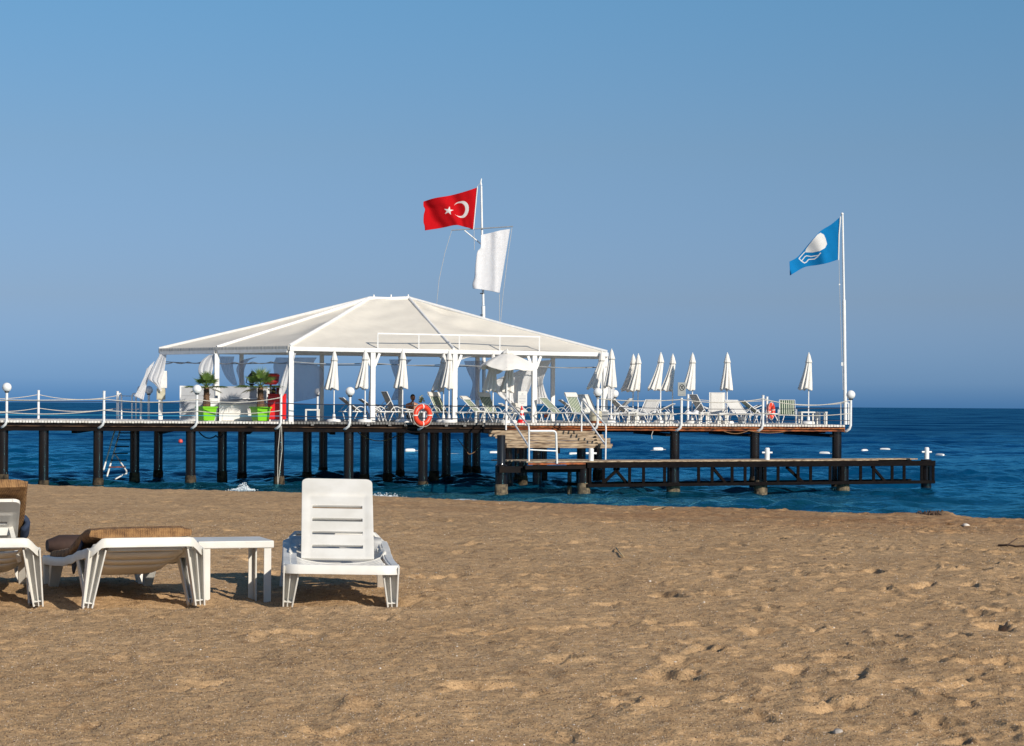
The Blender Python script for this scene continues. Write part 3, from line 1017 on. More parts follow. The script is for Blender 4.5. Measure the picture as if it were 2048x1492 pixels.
# ------------------------------------------------------------------ wooden steps from the pier to the stage
steps = thing('wooden_steps', 'wide weathered wooden steps leading down from the pier to the landing stage', 'steps', W(1105, 892, 74.5))
rows = [(982, 1188, 864.0, 75.6), (985, 1207, 871.0, 75.05), (1001, 1218, 878.3, 74.5), (1005, 1222, 884.0, 73.95), (1011, 1223, 889.8, 73.4)]
for k, (x0, x1, py, Y) in enumerate(rows):
    p0, p1 = W(x0, py - 0.6, Y), W(x1, py + 0.6, Y + 0.9)
    d = (p1 - p0).normalized()
    back = Vector((-d.y, d.x, 0))
    for j in range(2):
        q = back * (0.09 + j * 0.19)
        e0 = random.uniform(-.12, .06); e1 = random.uniform(-.1, .1)
        m = MB(); m.bar(p0 + q + d * e0 + Vector((0, 0, random.uniform(-.006, .006))), p1 + q + d * e1, 0.175, 0.085)
        m.build('tread', M['bare_wood'], steps, bevel=0.006)
    m = MB(); m.bar(p0 + Vector((0, 0, -0.075)) + d * random.uniform(0, .15), p1 + Vector((0, 0, -0.075)), 0.03, 0.055)
    m.build('riser', M['bare_wood'], steps)
for px in (1030, 1112, 1190):
    m = MB(); m.bar(W(px, 866, 76.0) - Vector((0, 0, .16)), W(px + 6, 894, 73.6) - Vector((0, 0, .14)), 0.07, 0.16)
    m.build('stringer', M['tar_beam'], steps)


def handrail(name, pts, r=0.027):
    m = MB(); m.tube(pts, r, 10)
    return m.build(name, M['white_metal'], steps, smooth='auto')


def bent(p0, p1, p2, k=0.12, n=5):
    """polyline p0-p1-p2 with the corner rounded"""
    a = p1 + (p0 - p1).normalized() * k; c = p1 + (p2 - p1).normalized() * k
    return [a * (1 - t) ** 2 + p1 * 2 * t * (1 - t) + c * t * t for t in [i / n for i in range(n + 1)]]


def rail_path(pts, k=0.12):
    out = [pts[0]]
    for i in range(1, len(pts) - 1): out += bent(pts[i - 1], pts[i], pts[i + 1], k)
    return out + [pts[-1]]


handrail('handrail', rail_path([W(1012, 860, 75.7), W(1012, 798, 75.7), W(1058, 853, 70.6), W(1058, 926, 70.6)]))
handrail('handrail', [W(1012, 822, 75.7), W(1057, 892, 70.8)], 0.03)
handrail('handrail', rail_path([W(1163, 863, 76.0), W(1163, 797, 76.0), W(1212, 851, 73.9), W(1211, 921, 73.9)]))
handrail('handrail', [W(1163, 822, 76.0), W(1211, 890, 73.9)], 0.03)
handrail('handrail', rail_path([W(1060, 862, 70.6), W(1112, 862, 70.8), W(1114, 927, 70.9)]), 0.035)
handrail('handrail', [W(1060, 899.5, 70.6), W(1113, 902, 70.85)], 0.022)

# ------------------------------------------------------------------ pavilion
EZ = 3.25
F0 = Vector((-7.74, 76.4, EZ)); F1 = Vector((3.42, 79.6, EZ - 0.06))
R0 = Vector(((318 - CX) / F * 81.6, 81.6, EZ)); R1 = Vector((3.6, 86.7, EZ))
LM = (F0 + R0) / 2; LM.x = (433 - CX) / F * LM.y
RL = W(738, 598, 82.0); RR = W(818, 597.5, 82.4)
FMx = 909
fm = F0 + (F1 - F0) * 0.508
hall = thing('beach_pavilion', 'open white pavilion with cream canvas hipped roof standing on the pier', 'pavilion', Vector((-4.6, 81.5, DECK)))


def canvas(P00, P10, P01, P11, nu, nv, sag, wr, seed):
    """quad panel: u along the eave (P00->P10), v up to the ridge (P01, P11)"""
    P = []
    nrm = (P10 - P00).cross(P01 - P00).normalized()
    if nrm.z < 0: nrm = -nrm
    g = random.Random(seed)
    ph = [g.uniform(0, 6) for _ in range(6)]
    for i in range(nv + 1):
        v = i / nv; row = []
        for j in range(nu + 1):
            u = j / nu
            p = (P00 * (1 - u) + P10 * u) * (1 - v) + (P01 * (1 - u) + P11 * u) * v
            s = -sag * math.sin(PI * u) * math.sin(PI * min(1, v * 1.02)) 
            w = wr * math.sin(PI * u) ** 0.7 * (math.sin(18 * v + 5 * u + ph[0]) + 0.7 * math.sin(30 * v - 7 * u + ph[1]) + 0.6 * math.sin(11 * u - 6 * v + ph[2])) * (0.35 + v)
            row.append(p + nrm * (s + w))
        P.append(row)
    return P


roof_quads = [(LM, F0, RL, RL, 3), (R0, LM, RL, RL, 4), (F0, fm, RL, RR, 1), (fm, F1, RR, RR, 2), (F1, R1, RR, RR, 5), (R1, R0, RR, RL, 6)]
for (a_, b_, c_, d_, sd) in roof_quads:
    m = MB(); m.grid(canvas(a_, b_, c_, d_, 30, 30, 0.15, 0.013 if sd != 2 else 0.034, sd))
    m.build('roof_panel', M['roof'], hall, smooth=True)
up = Vector((0, 0, 0.03))
for a_, b_, r in ((R0, RL, 0.06), (LM, RL, 0.065), (F0, RL, 0.065), (fm, RR, 0.05), (F1, RR, 0.06), (R1, RR, 0.05), (RL, RR, 0.07)):
    m = MB(); m.tube([a_ + up, (a_ + b_) / 2 + up - Vector((0, 0, 0.03)), b_ + up], r, 8)
    m.build('rib', M['white_paint'], hall, smooth='auto')
for t in (0.12, 0.55, 0.98):
    p = RL + (RR - RL) * t
    MB().lathe([(0.035, 0), (0.03, 0.14), (0.01, 0.17)], 8, p).build('ridge_stud', M['white_paint'], hall)
dz = Vector((0, 0, -0.075))
for a_, b_ in ((F0, F1), (F1, R1), (R0, R1)):
    m = MB(); m.bar(a_ + dz, b_ + dz, 0.12, 0.15); m.build('eave_beam', M['white_paint'], hall, bevel=0.01)
for a_, b_ in ((F0, LM), (LM, R0)):
    d = (b_ - a_).normalized() * 0.09
    m = MB(); m.bar(a_ + dz * 1.9 + d, b_ + dz * 1.9 - d, 0.10, 0.12); m.build('eave_beam', M['white_paint'], hall)
# laced, scalloped edge of the canvas on the left side
P = []
tot = 150
out = Vector((-0.69, -0.72, 0))
for i in range(5):
    row = []
    for j in range(tot + 1):
        t = j / tot
        p = F0 + (LM - F0) * (t * 2) if t < 0.5 else LM + (R0 - LM) * (t * 2 - 1)
        wob = 0.005 * math.sin(j * 2 * PI / 2.9) + 0.004 * math.sin(j * 1.7)
        row.append(p + Vector((0, 0, 0.035 - 0.042 * i + 0.005 * math.sin(j * 2 * PI / 2.9 + 1))) + out * (0.04 + wob))
    P.append(row)
m = MB(); m.grid(P); m.build('valance', M['valance'], hall, smooth=True, solid=0.006)


def post(p, r=0.075, z1=EZ - 0.15, z0=DECK, m_=None):
    m = MB(); m.box((p.x, p.y, (z0 + z1) / 2), (r * 2, r * 2, z1 - z0), rz=0.27)
    return m.build('post', m_ or M['white_paint'], hall, bevel=0.008)


fr_posts = [(578, F0 + (F1 - F0).normalized() * 0.06), (745, None), (909, None), (1068, None), (1210, F1 - (F1 - F0).normalized() * 0.1)]
dF = F1 - F0
for px, p in fr_posts:
    if p is None:
        k = (px - CX) / F
        t = (k * F0.y - F0.x) / (dF.x - k * dF.y)
        p = F0 + dF * t
    po = post(p, 0.085 if px < 1200 else 0.035, p.z - 0.16)
    if px in (745, 909, 1068):
        m = MB()
        for s in (-1, 1):
            m.bar(Vector((p.x, p.y, p.z - 0.62)) + dF.normalized() * 0.07 * s, Vector((p.x, p.y, p.z - 0.18)) + dF.normalized() * 0.24 * s, 0.07, 0.09)
        m.build('bracket', M['white_paint'], po)
post(LM, 0.085, EZ - 0.2)
post(R0 + (F0 - R0).normalized() * 0.1, 0.07, EZ - 0.2)
dR = R1 - R0
for k in range(1, 6):
    post(R0 + dR * (k * 3.07 / dR.length), 0.075)
for q in (0.33, 0.67):
    post(F1 + (R1 - F1) * q, 0.07)
# tie wires under the eaves
for a_, b_, z in ((R0, LM, 0.48), (LM, F0, 0.52), (F0, F1, 0.52), (R0, R1, 0.45)):
    pts = []
    for i in range(17):
        t = i / 16
        p = a_ + (b_ - a_) * t
        pts.append(p + Vector((0, 0.1, -z - 0.06 * math.sin(PI * (t * 4 % 1)))))
    m = MB(); m.tube(pts, 0.018, 6); m.build('tie_wire', M['grey_metal'], hall)
# low rail on the roof edge
rt = []
for px in (755, 837, 918, 999, 1078):
    k = (px - CX) / F; t = (k * F0.y - F0.x) / (dF.x - k * dF.y)
    rt.append(F0 + dF * t)
m = MB(); m.bar(rt[0] + Vector((-0.02, 0, 0.52)), rt[-1] + Vector((0.02, 0, 0.52)), 0.05, 0.05)
rr_ = m.build('roof_rail', M['white_paint'], hall)
for p in rt:
    MB().bar(p + Vector((0, 0, 0.005)), p + Vector((0, 0, 0.492)), 0.045, 0.045, up=(0, 1, 0)).build('baluster', M['white_paint'], rr_)


# ------------------------------------------------------------------ curtains
def curtain(label, left, right, Y, Y2=None, folds=4, amp=0.07, m_='sheer', nu=36, nv=40, seed=0, name='curtain'):
    g = random.Random(seed + 3)
    ph = g.uniform(0, 6); ph2 = g.uniform(0, 6)
    Y2 = Y if Y2 is None else Y2
    P = []
    for i in range(nv + 1):
        v = i / nv
        l = lerp_poly(left, v); r = lerp_poly(right, v); row = []
        for j in range(nu + 1):
            u = j / nu
            px = l[0] + (r[0] - l[0]) * u; py = l[1] + (r[1] - l[1]) * u
            wdt = abs(r[0] - l[0]) * Y / F
            y = Y + (Y2 - Y) * v + min(amp, 0.16 * wdt / max(1, folds) ** 0.5) * 0.36 * (math.sin(2 * PI * folds * u + ph + 1.6 * v) + 0.45 * math.sin(2 * PI * folds * 1.7 * u + ph2 - 3 * v)) * (0.5 + 0.6 * v) + 0.10 * math.sin(2.2 * v + 2 * u + ph)
            p = W(px, py, y)
            row.append(p)
        P.append(row)
    m = MB(); m.grid(P)
    o = m.build(name, M[m_], None, smooth=True, solid=0.004)
    tag(o, label, 'curtain', 'sheer curtains blowing in the pavilion')
    origin(o, P[0][0])
    return o


yF = lambda px: (F0 + dF * (((px - CX) / F * F0.y - F0.x) / (dF.x - (px - CX) / F * dF.y))).y + 0.18
yR = lambda px: (R0 + dR * (((px - CX) / F * R0.y - R0.x) / (dR.x - (px - CX) / F * dR.y))).y - 0.1
curtain('white curtain blowing out at the far left corner of the pavilion', [(320, 709), (311, 725), (302, 742), (297, 758), (309, 768), (318, 780)], [(333, 709), (331, 725), (328, 745), (322, 762), (322, 770), (324, 784)], 81.3, seed=1, folds=3)
curtain('thin white curtain tail flying out beyond the left corner post', [(293, 738), (289, 752), (283, 765), (276, 780), (268, 792)], [(309, 722), (303, 742), (297, 757), (293, 772), (287, 800)], 81.5, seed=2, folds=3)
curtain('white curtain puffed out left of the second side post', [(418, 710), (404, 721), (397, 736), (400, 749), (418, 758), (427, 764)], [(430, 708), (429, 722), (426, 738), (424, 748), (429, 757), (433, 762)], LM.y + 0.1, seed=4, folds=2.5, amp=0.1)
curtain('white curtain gathered at the foot of the second side post', [(427, 765), (420, 780), (416, 800), (416, 838)], [(435, 763), (437, 780), (434, 805), (432, 838)], LM.y + 0.2, seed=5, folds=3)
curtain('narrow white curtain swept left from the front left corner post', [(579, 706), (571, 735), (563, 760), (558, 784), (562, 794)], [(592, 706), (585, 730), (581, 755), (578, 768), (566, 792)], F0.y + 0.05, seed=6, folds=2.5)
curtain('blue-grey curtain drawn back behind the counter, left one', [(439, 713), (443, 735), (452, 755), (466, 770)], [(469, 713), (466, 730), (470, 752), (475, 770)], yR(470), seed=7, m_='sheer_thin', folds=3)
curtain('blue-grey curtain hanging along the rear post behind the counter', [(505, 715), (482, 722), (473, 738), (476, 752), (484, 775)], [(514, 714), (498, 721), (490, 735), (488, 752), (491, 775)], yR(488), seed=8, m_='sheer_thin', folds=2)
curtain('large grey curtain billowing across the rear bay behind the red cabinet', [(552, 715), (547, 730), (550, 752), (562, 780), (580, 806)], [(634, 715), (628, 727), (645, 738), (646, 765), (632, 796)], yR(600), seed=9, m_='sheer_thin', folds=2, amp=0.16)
curtain('white curtain tied along the second front post', [(720, 710), (741, 730), (744, 755), (738, 785), (737, 815)], [(760, 709), (752, 728), (748, 752), (751, 772), (746, 815)], yF(745), seed=10)
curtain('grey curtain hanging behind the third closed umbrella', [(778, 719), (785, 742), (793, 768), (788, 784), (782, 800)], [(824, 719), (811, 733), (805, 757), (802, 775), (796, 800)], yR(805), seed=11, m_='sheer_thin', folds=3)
curtain('white curtain tied along the third front post', [(878, 713), (889, 730), (904, 752), (905, 780), (904, 814)], [(950, 711), (920, 722), (913, 745), (915, 775), (912, 814)], yF(909), seed=12)
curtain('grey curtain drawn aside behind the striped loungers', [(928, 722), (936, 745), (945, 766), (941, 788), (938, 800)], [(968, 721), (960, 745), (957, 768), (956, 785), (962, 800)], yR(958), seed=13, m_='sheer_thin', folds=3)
curtain('white curtain billowing in a wide sheet under the open umbrella', [(1064, 722), (1036, 742), (1000, 756), (985, 768), (997, 790), (1020, 806)], [(1067, 720), (1066, 740), (1064, 760), (1060, 775), (1052, 792), (1044, 806)], yF(1068) + 0.6, seed=14, folds=3, amp=0.2)
curtain('pale curtain tied behind the fourth front post', [(1073, 722), (1073, 745), (1075, 768), (1072, 785), (1070, 808)], [(1103, 720), (1093, 742), (1086, 762), (1090, 782), (1100, 808)], yF(1090) + 1.2, seed=15)
curtain('white curtain hanging low behind the two right corner umbrellas', [(1214, 765), (1212, 780), (1210, 800)], [(1229, 765), (1229, 780), (1226, 800)], 83.5, seed=16, folds=3)

# ------------------------------------------------------------------ flag poles and flags
def flag(name, label, top, bottom, Y, depth, m_list, classify=None, nu=150, nv=100, folds=2.5, phase=0.0, seed=0, diag=0.6, fly=None):
    """top and bottom edges as seen, hoist first; cloth waves in depth"""
    mbx = MB()
    P = []
    for i in range(nv + 1):
        v = i / nv; row = []
        for j in range(nu + 1):
            u = j / nu
            a = lerp_poly(top, u); b = lerp_poly(bottom, u)
            px = a[0] + (b[0] - a[0]) * v; py = a[1] + (b[1] - a[1]) * v
            if fly:
                e_ = lerp_poly(fly, v); k_ = u ** 2.5
                px += (e_[0] - (top[-1][0] + (bottom[-1][0] - top[-1][0]) * v)) * k_
                py += (e_[1] - (top[-1][1] + (bottom[-1][1] - top[-1][1]) * v)) * k_
            y = Y + depth * (u ** 0.7) * math.sin(2 * PI * folds * (u + diag * 0.35 * v) + phase) + 0.22 * depth * u ** 0.5 * math.sin(2 * PI * (folds * 2.1 * u + 0.7 * v) + 1.3) + 0.03 * depth * math.sin(2 * PI * (1.6 * v + 5.1 * u))
            row.append(W(px, py, y))
        P.append(row)
    mbx.grid(P)
    if classify:
        for i in range(nv):
            for j in range(nu):
                mbx.mi[i * nu + j] = 1 if classify((j + 0.5) / nu, (i + 0.5) / nv) else 0
    o = mbx.build(name, m_list, None, smooth=True, solid=0.008)
    tag(o, label, 'flag')
    origin(o, P[0][0])
    return o


def star_crescent(u, v):
    x, y = u * 1.5, v
    if (x - 0.50) ** 2 + (y - 0.5) ** 2 < 0.25 ** 2 and (x - 0.565) ** 2 + (y - 0.5) ** 2 > 0.20 ** 2: return True
    cx, cy, r = 0.865, 0.5, 0.135
    dx, dy = x - cx, y - cy
    d = math.hypot(dx, dy)
    if d > r: return False
    a = math.atan2(dy, -dx)
    a = (a + PI / 5) % (2 * PI / 5) - PI / 5
    # distance to the edge line of a five pointed star
    ri = r * 0.382
    x1, y1 = r, 0.0
    x2, y2 = ri * math.cos(PI / 5), ri * math.sin(PI / 5)
    px_, py_ = d * math.cos(a), abs(d * math.sin(a))
    return (x2 - x1) * (py_ - y1) - (y2 - y1) * (px_ - x1) > 0


def inside(poly, x, y):
    c = False; n = len(poly)
    for i in range(n):
        x1, y1 = poly[i]; x2, y2 = poly[i - 1]
        if (y1 > y) != (y2 > y) and x < (x2 - x1) * (y - y1) / (y2 - y1) + x1: c = not c
    return c


def near_line(pts, x, y, w):
    for (x1, y1), (x2, y2) in zip(pts, pts[1:]):
        dx, dy = x2 - x1, y2 - y1
        t = max(0, min(1, ((x - x1) * dx + (y - y1) * dy) / (dx * dx + dy * dy)))
        if (x1 + t * dx - x) ** 2 + (y1 + t * dy - y) ** 2 < w * w: return True
    return False


YP1 = 87.0
pole1 = thing('flagpole', 'tall white flagpole with crossed yard rising behind the pavilion roof', 'flagpole', W(968, 835, YP1))
MB().tube([W(968.5, 836, YP1), W(966.5, 612, YP1)], 0.075, 12).build('pole', M['white_metal'], pole1, smooth='auto')
MB().tube([W(966.5, 611, YP1), W(962.5, 372, YP1)], 0.05, 12, r1=0.04).build('upper_pole', M['white_metal'], pole1, smooth='auto')
m = MB(); m.tube([W(962.5, 371, YP1), W(961.5, 364, YP1), W(963, 357, YP1)], 0.04, 8, r1=0.02); m.build('finial', M['white_metal'], pole1, smooth='auto')
MB().tube([W(903, 460.5, YP1 - .1), W(1026, 453, YP1 - .1)], 0.022, 8).build('yard', M['grey_metal'], pole1)
MB().tube([W(929, 461, YP1 - .08), W(962, 488, YP1 - .06)], 0.025, 8).build('strut', M['white_metal'], pole1)
for py in (587, 630):
    MB().bar(W(960, py, YP1 - .05), W(967, py, YP1 - .05), 0.04, 0.04).build('cleat', M['dark_metal'], pole1)
for pts in ([(903, 462), (890, 505), (878, 560), (873, 612), (872, 640)], [(1024, 455), (1016, 510), (1006, 590), (1001, 645)], [(999, 588), (999, 645)], [(948, 460), (949, 500)], [(955, 372), (961, 366)]):
    m = MB(); m.tube([W(px, py, YP1 - .15) for px, py in pts], 0.008, 5); m.build('halyard', M['rope'], pole1)
flag('flag', 'red flag with white crescent and star flying at the top of the tall pole', [(954, 375), (930, 383), (900, 391), (870, 396), (847, 403)], [(946, 458), (930, 454), (912, 450), (885, 455), (850, 460)], YP1 - 0.15, 0.13, [M['flag_red'], M['flag_mark']], star_crescent, nu=190, nv=130, folds=2.0, phase=2.2, fly=[(847, 403), (847, 412), (850, 419), (847.5, 430), (847, 444), (849, 452), (850, 461)])
MB().tube([W(955, 373, YP1 - .15), W(947, 459, YP1 - .15)], 0.02, 6).build('hoist_line', M['tape'], pole1)
flag('flag', 'plain white flag hanging from the yard of the tall pole', [(1020, 458), (1000, 461), (980, 466), (962, 470)], [(999, 586), (985, 583), (963, 579), (945, 577)], YP1 - 0.25, 0.055, [M['flag_white'], M['flag_white']], None, nu=60, nv=90, folds=1.6, phase=0.5, fly=[(962, 470), (962, 486), (961, 496), (955, 503), (952, 520), (950, 540), (949, 555), (945, 568), (946, 577)])

YP2 = DK(1687, 0.6).y
pole2 = thing('flagpole', 'slim white flagpole at the seaward end of the pier', 'flagpole', W(1691, 849, YP2))
MB().tube([W(1691, 849, YP2), W(1689, 690, YP2), W(1688, 600, YP2)], 0.062, 12).build('pole', M['white_metal'], pole2, smooth='auto')
MB().tube([W(1688, 600, YP2), W(1685, 429, YP2)], 0.042, 12, r1=0.036).build('upper_pole', M['white_metal'], pole2, smooth='auto')
MB().sphere(W(1684.5, 428, YP2), 0.055, 10, 8).build('finial', M['white_metal'], pole2, smooth=True)
MB().tube([W(1681, 433, YP2 - .1), W(1678, 470, YP2 - .1), W(1677, 520, YP2 - .1)], 0.022, 6).build('hoist_line', M['tape'], pole2)
MB().tube([W(1678, 520, YP2 - .1), W(1679, 570, YP2 - .1), W(1686, 780, YP2 - .1)], 0.007, 5).build('halyard', M['rope'], pole2)
MB().box(W(1679, 569, YP2 - .1), (0.05, 0.03, 0.05)).build('snap_hook', M['white_metal'], pole2)
MB().box(W(1684, 728, YP2 - .08), (0.06, 0.05, 0.12)).build('cleat', M['white_metal'], pole2)
for s, w in ((1682, 1), (1697, 1)):
    MB().tube([W(s, 849, YP2 + .1), W(s, 806, YP2 + .1)], 0.03, 8).build('stay_post', M['white_metal'], pole2)
MB().bar(W(1682, 806, YP2 + .1), W(1697, 806, YP2 + .1), 0.04, 0.04).build('clamp', M['white_metal'], pole2)

egg = [(1641, 465.5), (1648, 469.5), (1651.5, 478), (1654, 488), (1650, 496), (1640, 502), (1625, 505), (1610, 504.5), (1612, 498), (1620, 487), (1628, 477), (1635, 469)]
zig1 = [(1609, 504.5), (1598, 517), (1604, 523), (1609, 526), (1613, 524), (1617, 519), (1629, 518), (1635, 513.5), (1641, 506)]
zig2 = [(1603, 522), (1610, 513), (1613, 511.5), (1622, 513), (1637, 510.5)]
b_top = [(1679, 435), (1662, 449), (1640, 463), (1618, 487), (1596, 513), (1579, 523)]
b_bot = [(1676.5, 519), (1655, 526), (1635, 530), (1610, 534), (1590, 545), (1580, 551)]


def blue_mark(u, v):
    a = lerp_poly(b_top, u); b = lerp_poly(b_bot, u)
    x, y = a[0] + (b[0] - a[0]) * v, a[1] + (b[1] - a[1]) * v
    return inside(egg, x, y) or near_line(zig1, x, y, 0.95) or near_line(zig2, x, y, 0.9)


flag('flag', 'blue flag with white round emblem and wave lines on the seaward pole', b_top, b_bot, YP2 - 0.1, 0.14, [M['flag_blue'], M['flag_mark']], blue_mark, nu=200, nv=150, folds=1.5, phase=0.6)

# ------------------------------------------------------------------ railings: lamps, posts, ropes
G_LAMP = 'globe lamps along the pier railing'
G_POST = 'white railing posts along the pier'


def curved_post(m, p, top, r=0.045, flip=1):
    """post standing outside the deck edge, its foot bent back under the beam"""
    pts = [p + Vector((0.0, 0.14, -0.24)) + AX * (-0.20 * flip), p + Vector((0, 0.05, -0.22)) + AX * (-0.14 * flip), p + Vector((0, 0, -0.14)) + AX * (-0.04 * flip), p + Vector((0, 0, -0.02)), p + Vector((0, 0, top))]
    m.tube(pts, r, 10)
    return m


def lamp(px, b, label, gl_py, r=0.16, bend=True, flip=1):
    base = DK(px, b)
    zt_ = W(px, gl_py, base.y).z
    t = thing('globe_lamp', label, 'lamp', base, group=G_LAMP)
    m = MB()
    h = zt_ - r - DECK
    if bend: curved_post(m, base, h, flip=flip)
    else: m.tube([base, base + Vector((0, 0, h))], 0.045, 10)
    m.build('post', M['white_metal'], t, smooth='auto')
    MB().lathe([(0.07, h - 0.02), (0.08, h), (0.08, h + 0.03)], 14, base).build('collar', M['dark_metal'], t, smooth='auto')
    MB().sphere(Vector((base.x, base.y, zt_)), r, 24, 16).build('globe', M['globe'], t, smooth=True)
    return t


lamp(13.5, -0.08, 'white globe lamp standing above the leftmost pile of the pier railing', 774.5)
lamp(394, -0.08, 'white globe lamp in front of the first potted palm', 778.5)
lamp(700, -0.08, 'white globe lamp between the first two closed umbrellas', 783)
lamp(1195.5, -0.06, 'white globe lamp beside the steps under the paired umbrellas', 784.5, flip=1)
lamp(1701.5, -0.06, 'white globe lamp on the seaward corner by the slim flagpole', 789.5, flip=1)
lamp(282, 7.9, 'white globe lamp at the far railing left of the pavilion', 779.5, bend=False)
lamp(297.5, 7.9, 'white globe lamp partly behind the flying curtain tail', 780, bend=False)
lamp(635, 15, 'shaded globe lamp behind the large grey curtain', 784, r=0.15, bend=False)
lamp(1229, 7.9, 'white globe lamp at the far railing behind the umbrella pair', 787.5, bend=False)


def rail_post(px, b, py_top, label, bend=True, flip=1, r=0.045):
    base = DK(px, b)
    h = W(px, py_top, base.y).z - DECK
    t = thing('railing_post', label, 'post', base, group=G_POST)
    m = MB()
    if bend: curved_post(m, base, h - 0.03, r=r, flip=flip)
    else: m.tube([base, base + Vector((0, 0, h - 0.03))], r, 10)
    m.build('post', M['white_metal'], t, smooth='auto')
    MB().lathe([(r * 1.15, h - 0.03), (r * 1.2, h - 0.01), (r * 0.5, h)], 10, base).build('cap', M['white_metal'], t, smooth='auto')
    return t


rail_post(208, -0.08, 781.5, 'white railing post with bent foot above the third pile from the left')
rail_post(562, -0.08, 788, 'white railing post in front of the red cabinet')
rail_post(848, -0.08, 815, 'white railing post holding the near life ring')
rail_post(1526, -0.06, 790, 'white railing post with bent foot beside the far life ring')
rail_post(77, 7.9, 780, 'white far-side railing post near the left end of the pier', bend=False)
rail_post(235, 7.9, 782, 'white far-side railing post beside the swim ladder', bend=False)
rail_post(1376, 7.9, 788, 'thin white far-side post behind the shaded lounger', bend=False)
rail_post(1534, 7.8, 793, 'thin white post behind the far life ring', bend=False)
# no-entry sign on its own bent post
base = DK(1363, -0.06)
t = thing('warning_sign', 'small grey sign with crossed-out round symbol on a white post', 'sign', base)
m = MB(); curved_post(m, base, 0.92); m.build('post', M['white_metal'], t, smooth='auto')
c = W(1363.5, 778.5, base.y - 0.06)
MB().box(c, (0.285, 0.03, 0.48), rz=0.05).build('plate', M['sign_grey'], t, bevel=0.008)
yq = Vector((0, -0.02, 0))
q = W(1364, 775, base.y - 0.06) + yq
m = MB(); m.tube([q + Vector((math.cos(k * PI / 12) * 0.088, 0, math.sin(k * PI / 12) * 0.105)) for k in range(24)], 0.011, 6, closed=True)
for s in (-1, 1): m.bar(q + Vector((-0.058 * s, 0, -0.075)), q + Vector((0.058 * s, 0, 0.075)), 0.012, 0.02)
m.bar(q + Vector((-0.02, 0, 0.03)), q + Vector((0.02, 0, 0.055)), 0.01, 0.03)
m.build('symbol', M['sign_dark'], t)
MB().bar(W(1358, 789, base.y - .06) + yq, W(1369, 789, base.y - .06) + yq, 0.01, 0.012).build('lettering', M['sign_grey'], t)


def rope_line(label, anchors, r, m_, name='rope', group=None, sag=0.1, nseg=14, cat='rope'):
    pts = []
    for (p, q), s in zip(zip(anchors, anchors[1:]), sag if isinstance(sag, (list, tuple)) else [sag] * (len(anchors) - 1)):
        for i in range(nseg):
            t_ = i / nseg
            pts.append(p + (q - p) * t_ - Vector((0, 0, 4 * s * t_ * (1 - t_))))
    pts.append(anchors[-1])
    m = MB(); m.tube(pts, r, 6)
    o = m.build(name, M[m_], None, smooth=True)
    tag(o, label, cat, group)
    return origin(o, anchors[0])


def on_posts(pxs, b, pys):
    return [Vector((DK(px, b).x, DK(px, b).y, W(px, py, DK(px, b).y).z)) for px, py in zip(pxs, pys)]


fl = [-175, 13, 208, 394, 562, 700, 848, 1012]
rope_line('pale upper rope sagging along the near railing on the left', on_posts(fl[:5], -0.13, [796, 800, 798, 799, 795]), 0.017, 'rope', sag=[0.08, 0.02, 0.10, 0.13])
rope_line('pale lower rope sagging along the near railing on the left', on_posts(fl[:5], -0.13, [818, 825, 820, 822, 821]), 0.017, 'rope', sag=[0.06, 0.09, 0.08, 0.10])
rope_line('dark upper cable along the near railing by the umbrellas', on_posts(fl[4:], -0.13, [806, 809, 811, 812]), 0.018, 'cable', sag=0.02, cat='cable')
rope_line('dark lower cable along the near railing by the umbrellas', on_posts(fl[4:], -0.13, [831, 834, 836, 837]), 0.018, 'cable', sag=0.02, cat='cable')
rope_line('dark cable running just above the sea line on the left', on_posts(fl[:5], -0.10, [801, 801.5, 803, 806, 806]), 0.014, 'cable', sag=0.01, cat='cable')
rope_line('thin cyan line running low along the left railing', on_posts(fl[:5], -0.10, [829, 829.5, 830, 831, 832]), 0.012, 'cyan_rope', sag=0.01)
rope_line('pale rope sagging from the far posts on the left', on_posts([-60, 77, 235, 282], 7.9, [795, 789, 791, 791]), 0.015, 'rope', sag=[0.1, 0.17, 0.02])
rope_line('pale lower rope between the far posts on the left', on_posts([-60, 77, 235, 282], 7.9, [820, 816, 817, 818]), 0.015, 'rope', sag=[0.1, 0.12, 0.02])
rr = [1195, 1363, 1526, 1700]
rope_line('pale upper rope sagging along the near railing at the seaward end', on_posts(rr, -0.1, [797, 799, 797.5, 801]), 0.018, 'rope', sag=[0.07, 0.12, 0.20])
rope_line('pale lower rope sagging along the near railing at the seaward end', on_posts(rr, -0.1, [828, 827, 826, 827]), 0.016, 'rope', sag=[0.05, 0.06, 0.09])
rope_line('blue-black cable stretched along the seaward railing', on_posts(rr, -0.06, [813, 818, 818.5, 816]), 0.012, 'cable', sag=0.0, cat='cable')
rope_line('thin blue-black lower cable stretched along the seaward railing', on_posts(rr, -0.06, [840, 840.5, 842, 841]), 0.012, 'cable', sag=0.0, cat='cable')
rope_line('pale rope along the far railing at the seaward end', on_posts([1376, 1534, 1694], 7.8, [797, 801, 806]), 0.014, 'rope', sag=[0.08, 0.12])
rope_line('brown rope hanging in a loop under the grey deck edge', [W(716, 865, 76.8), W(790, 873, 77.5), W(815, 864, 78)], 0.018, 'rope_brown', sag=[0.22, 0.02])
rope_line('brown rope hanging between piles left of the steps', [W(915, 878, 78), W(937, 908, 78), W(962, 888, 78)], 0.016, 'rope_brown', sag=[-0.02, 0.1])
rope_line('pinkish rope slung under the seaward end of the pier', [W(1447, 862, 77.5), W(1497, 861, 77.6), W(1575, 862, 77.8)], 0.014, 'rope_brown', sag=[0.10, 0.08])
rope_line('thin rope end dangling below the rusty beam', [W(1306, 862, 77), W(1303, 870, 77), W(1304, 878, 77)], 0.014, 'rope', sag=0.0)
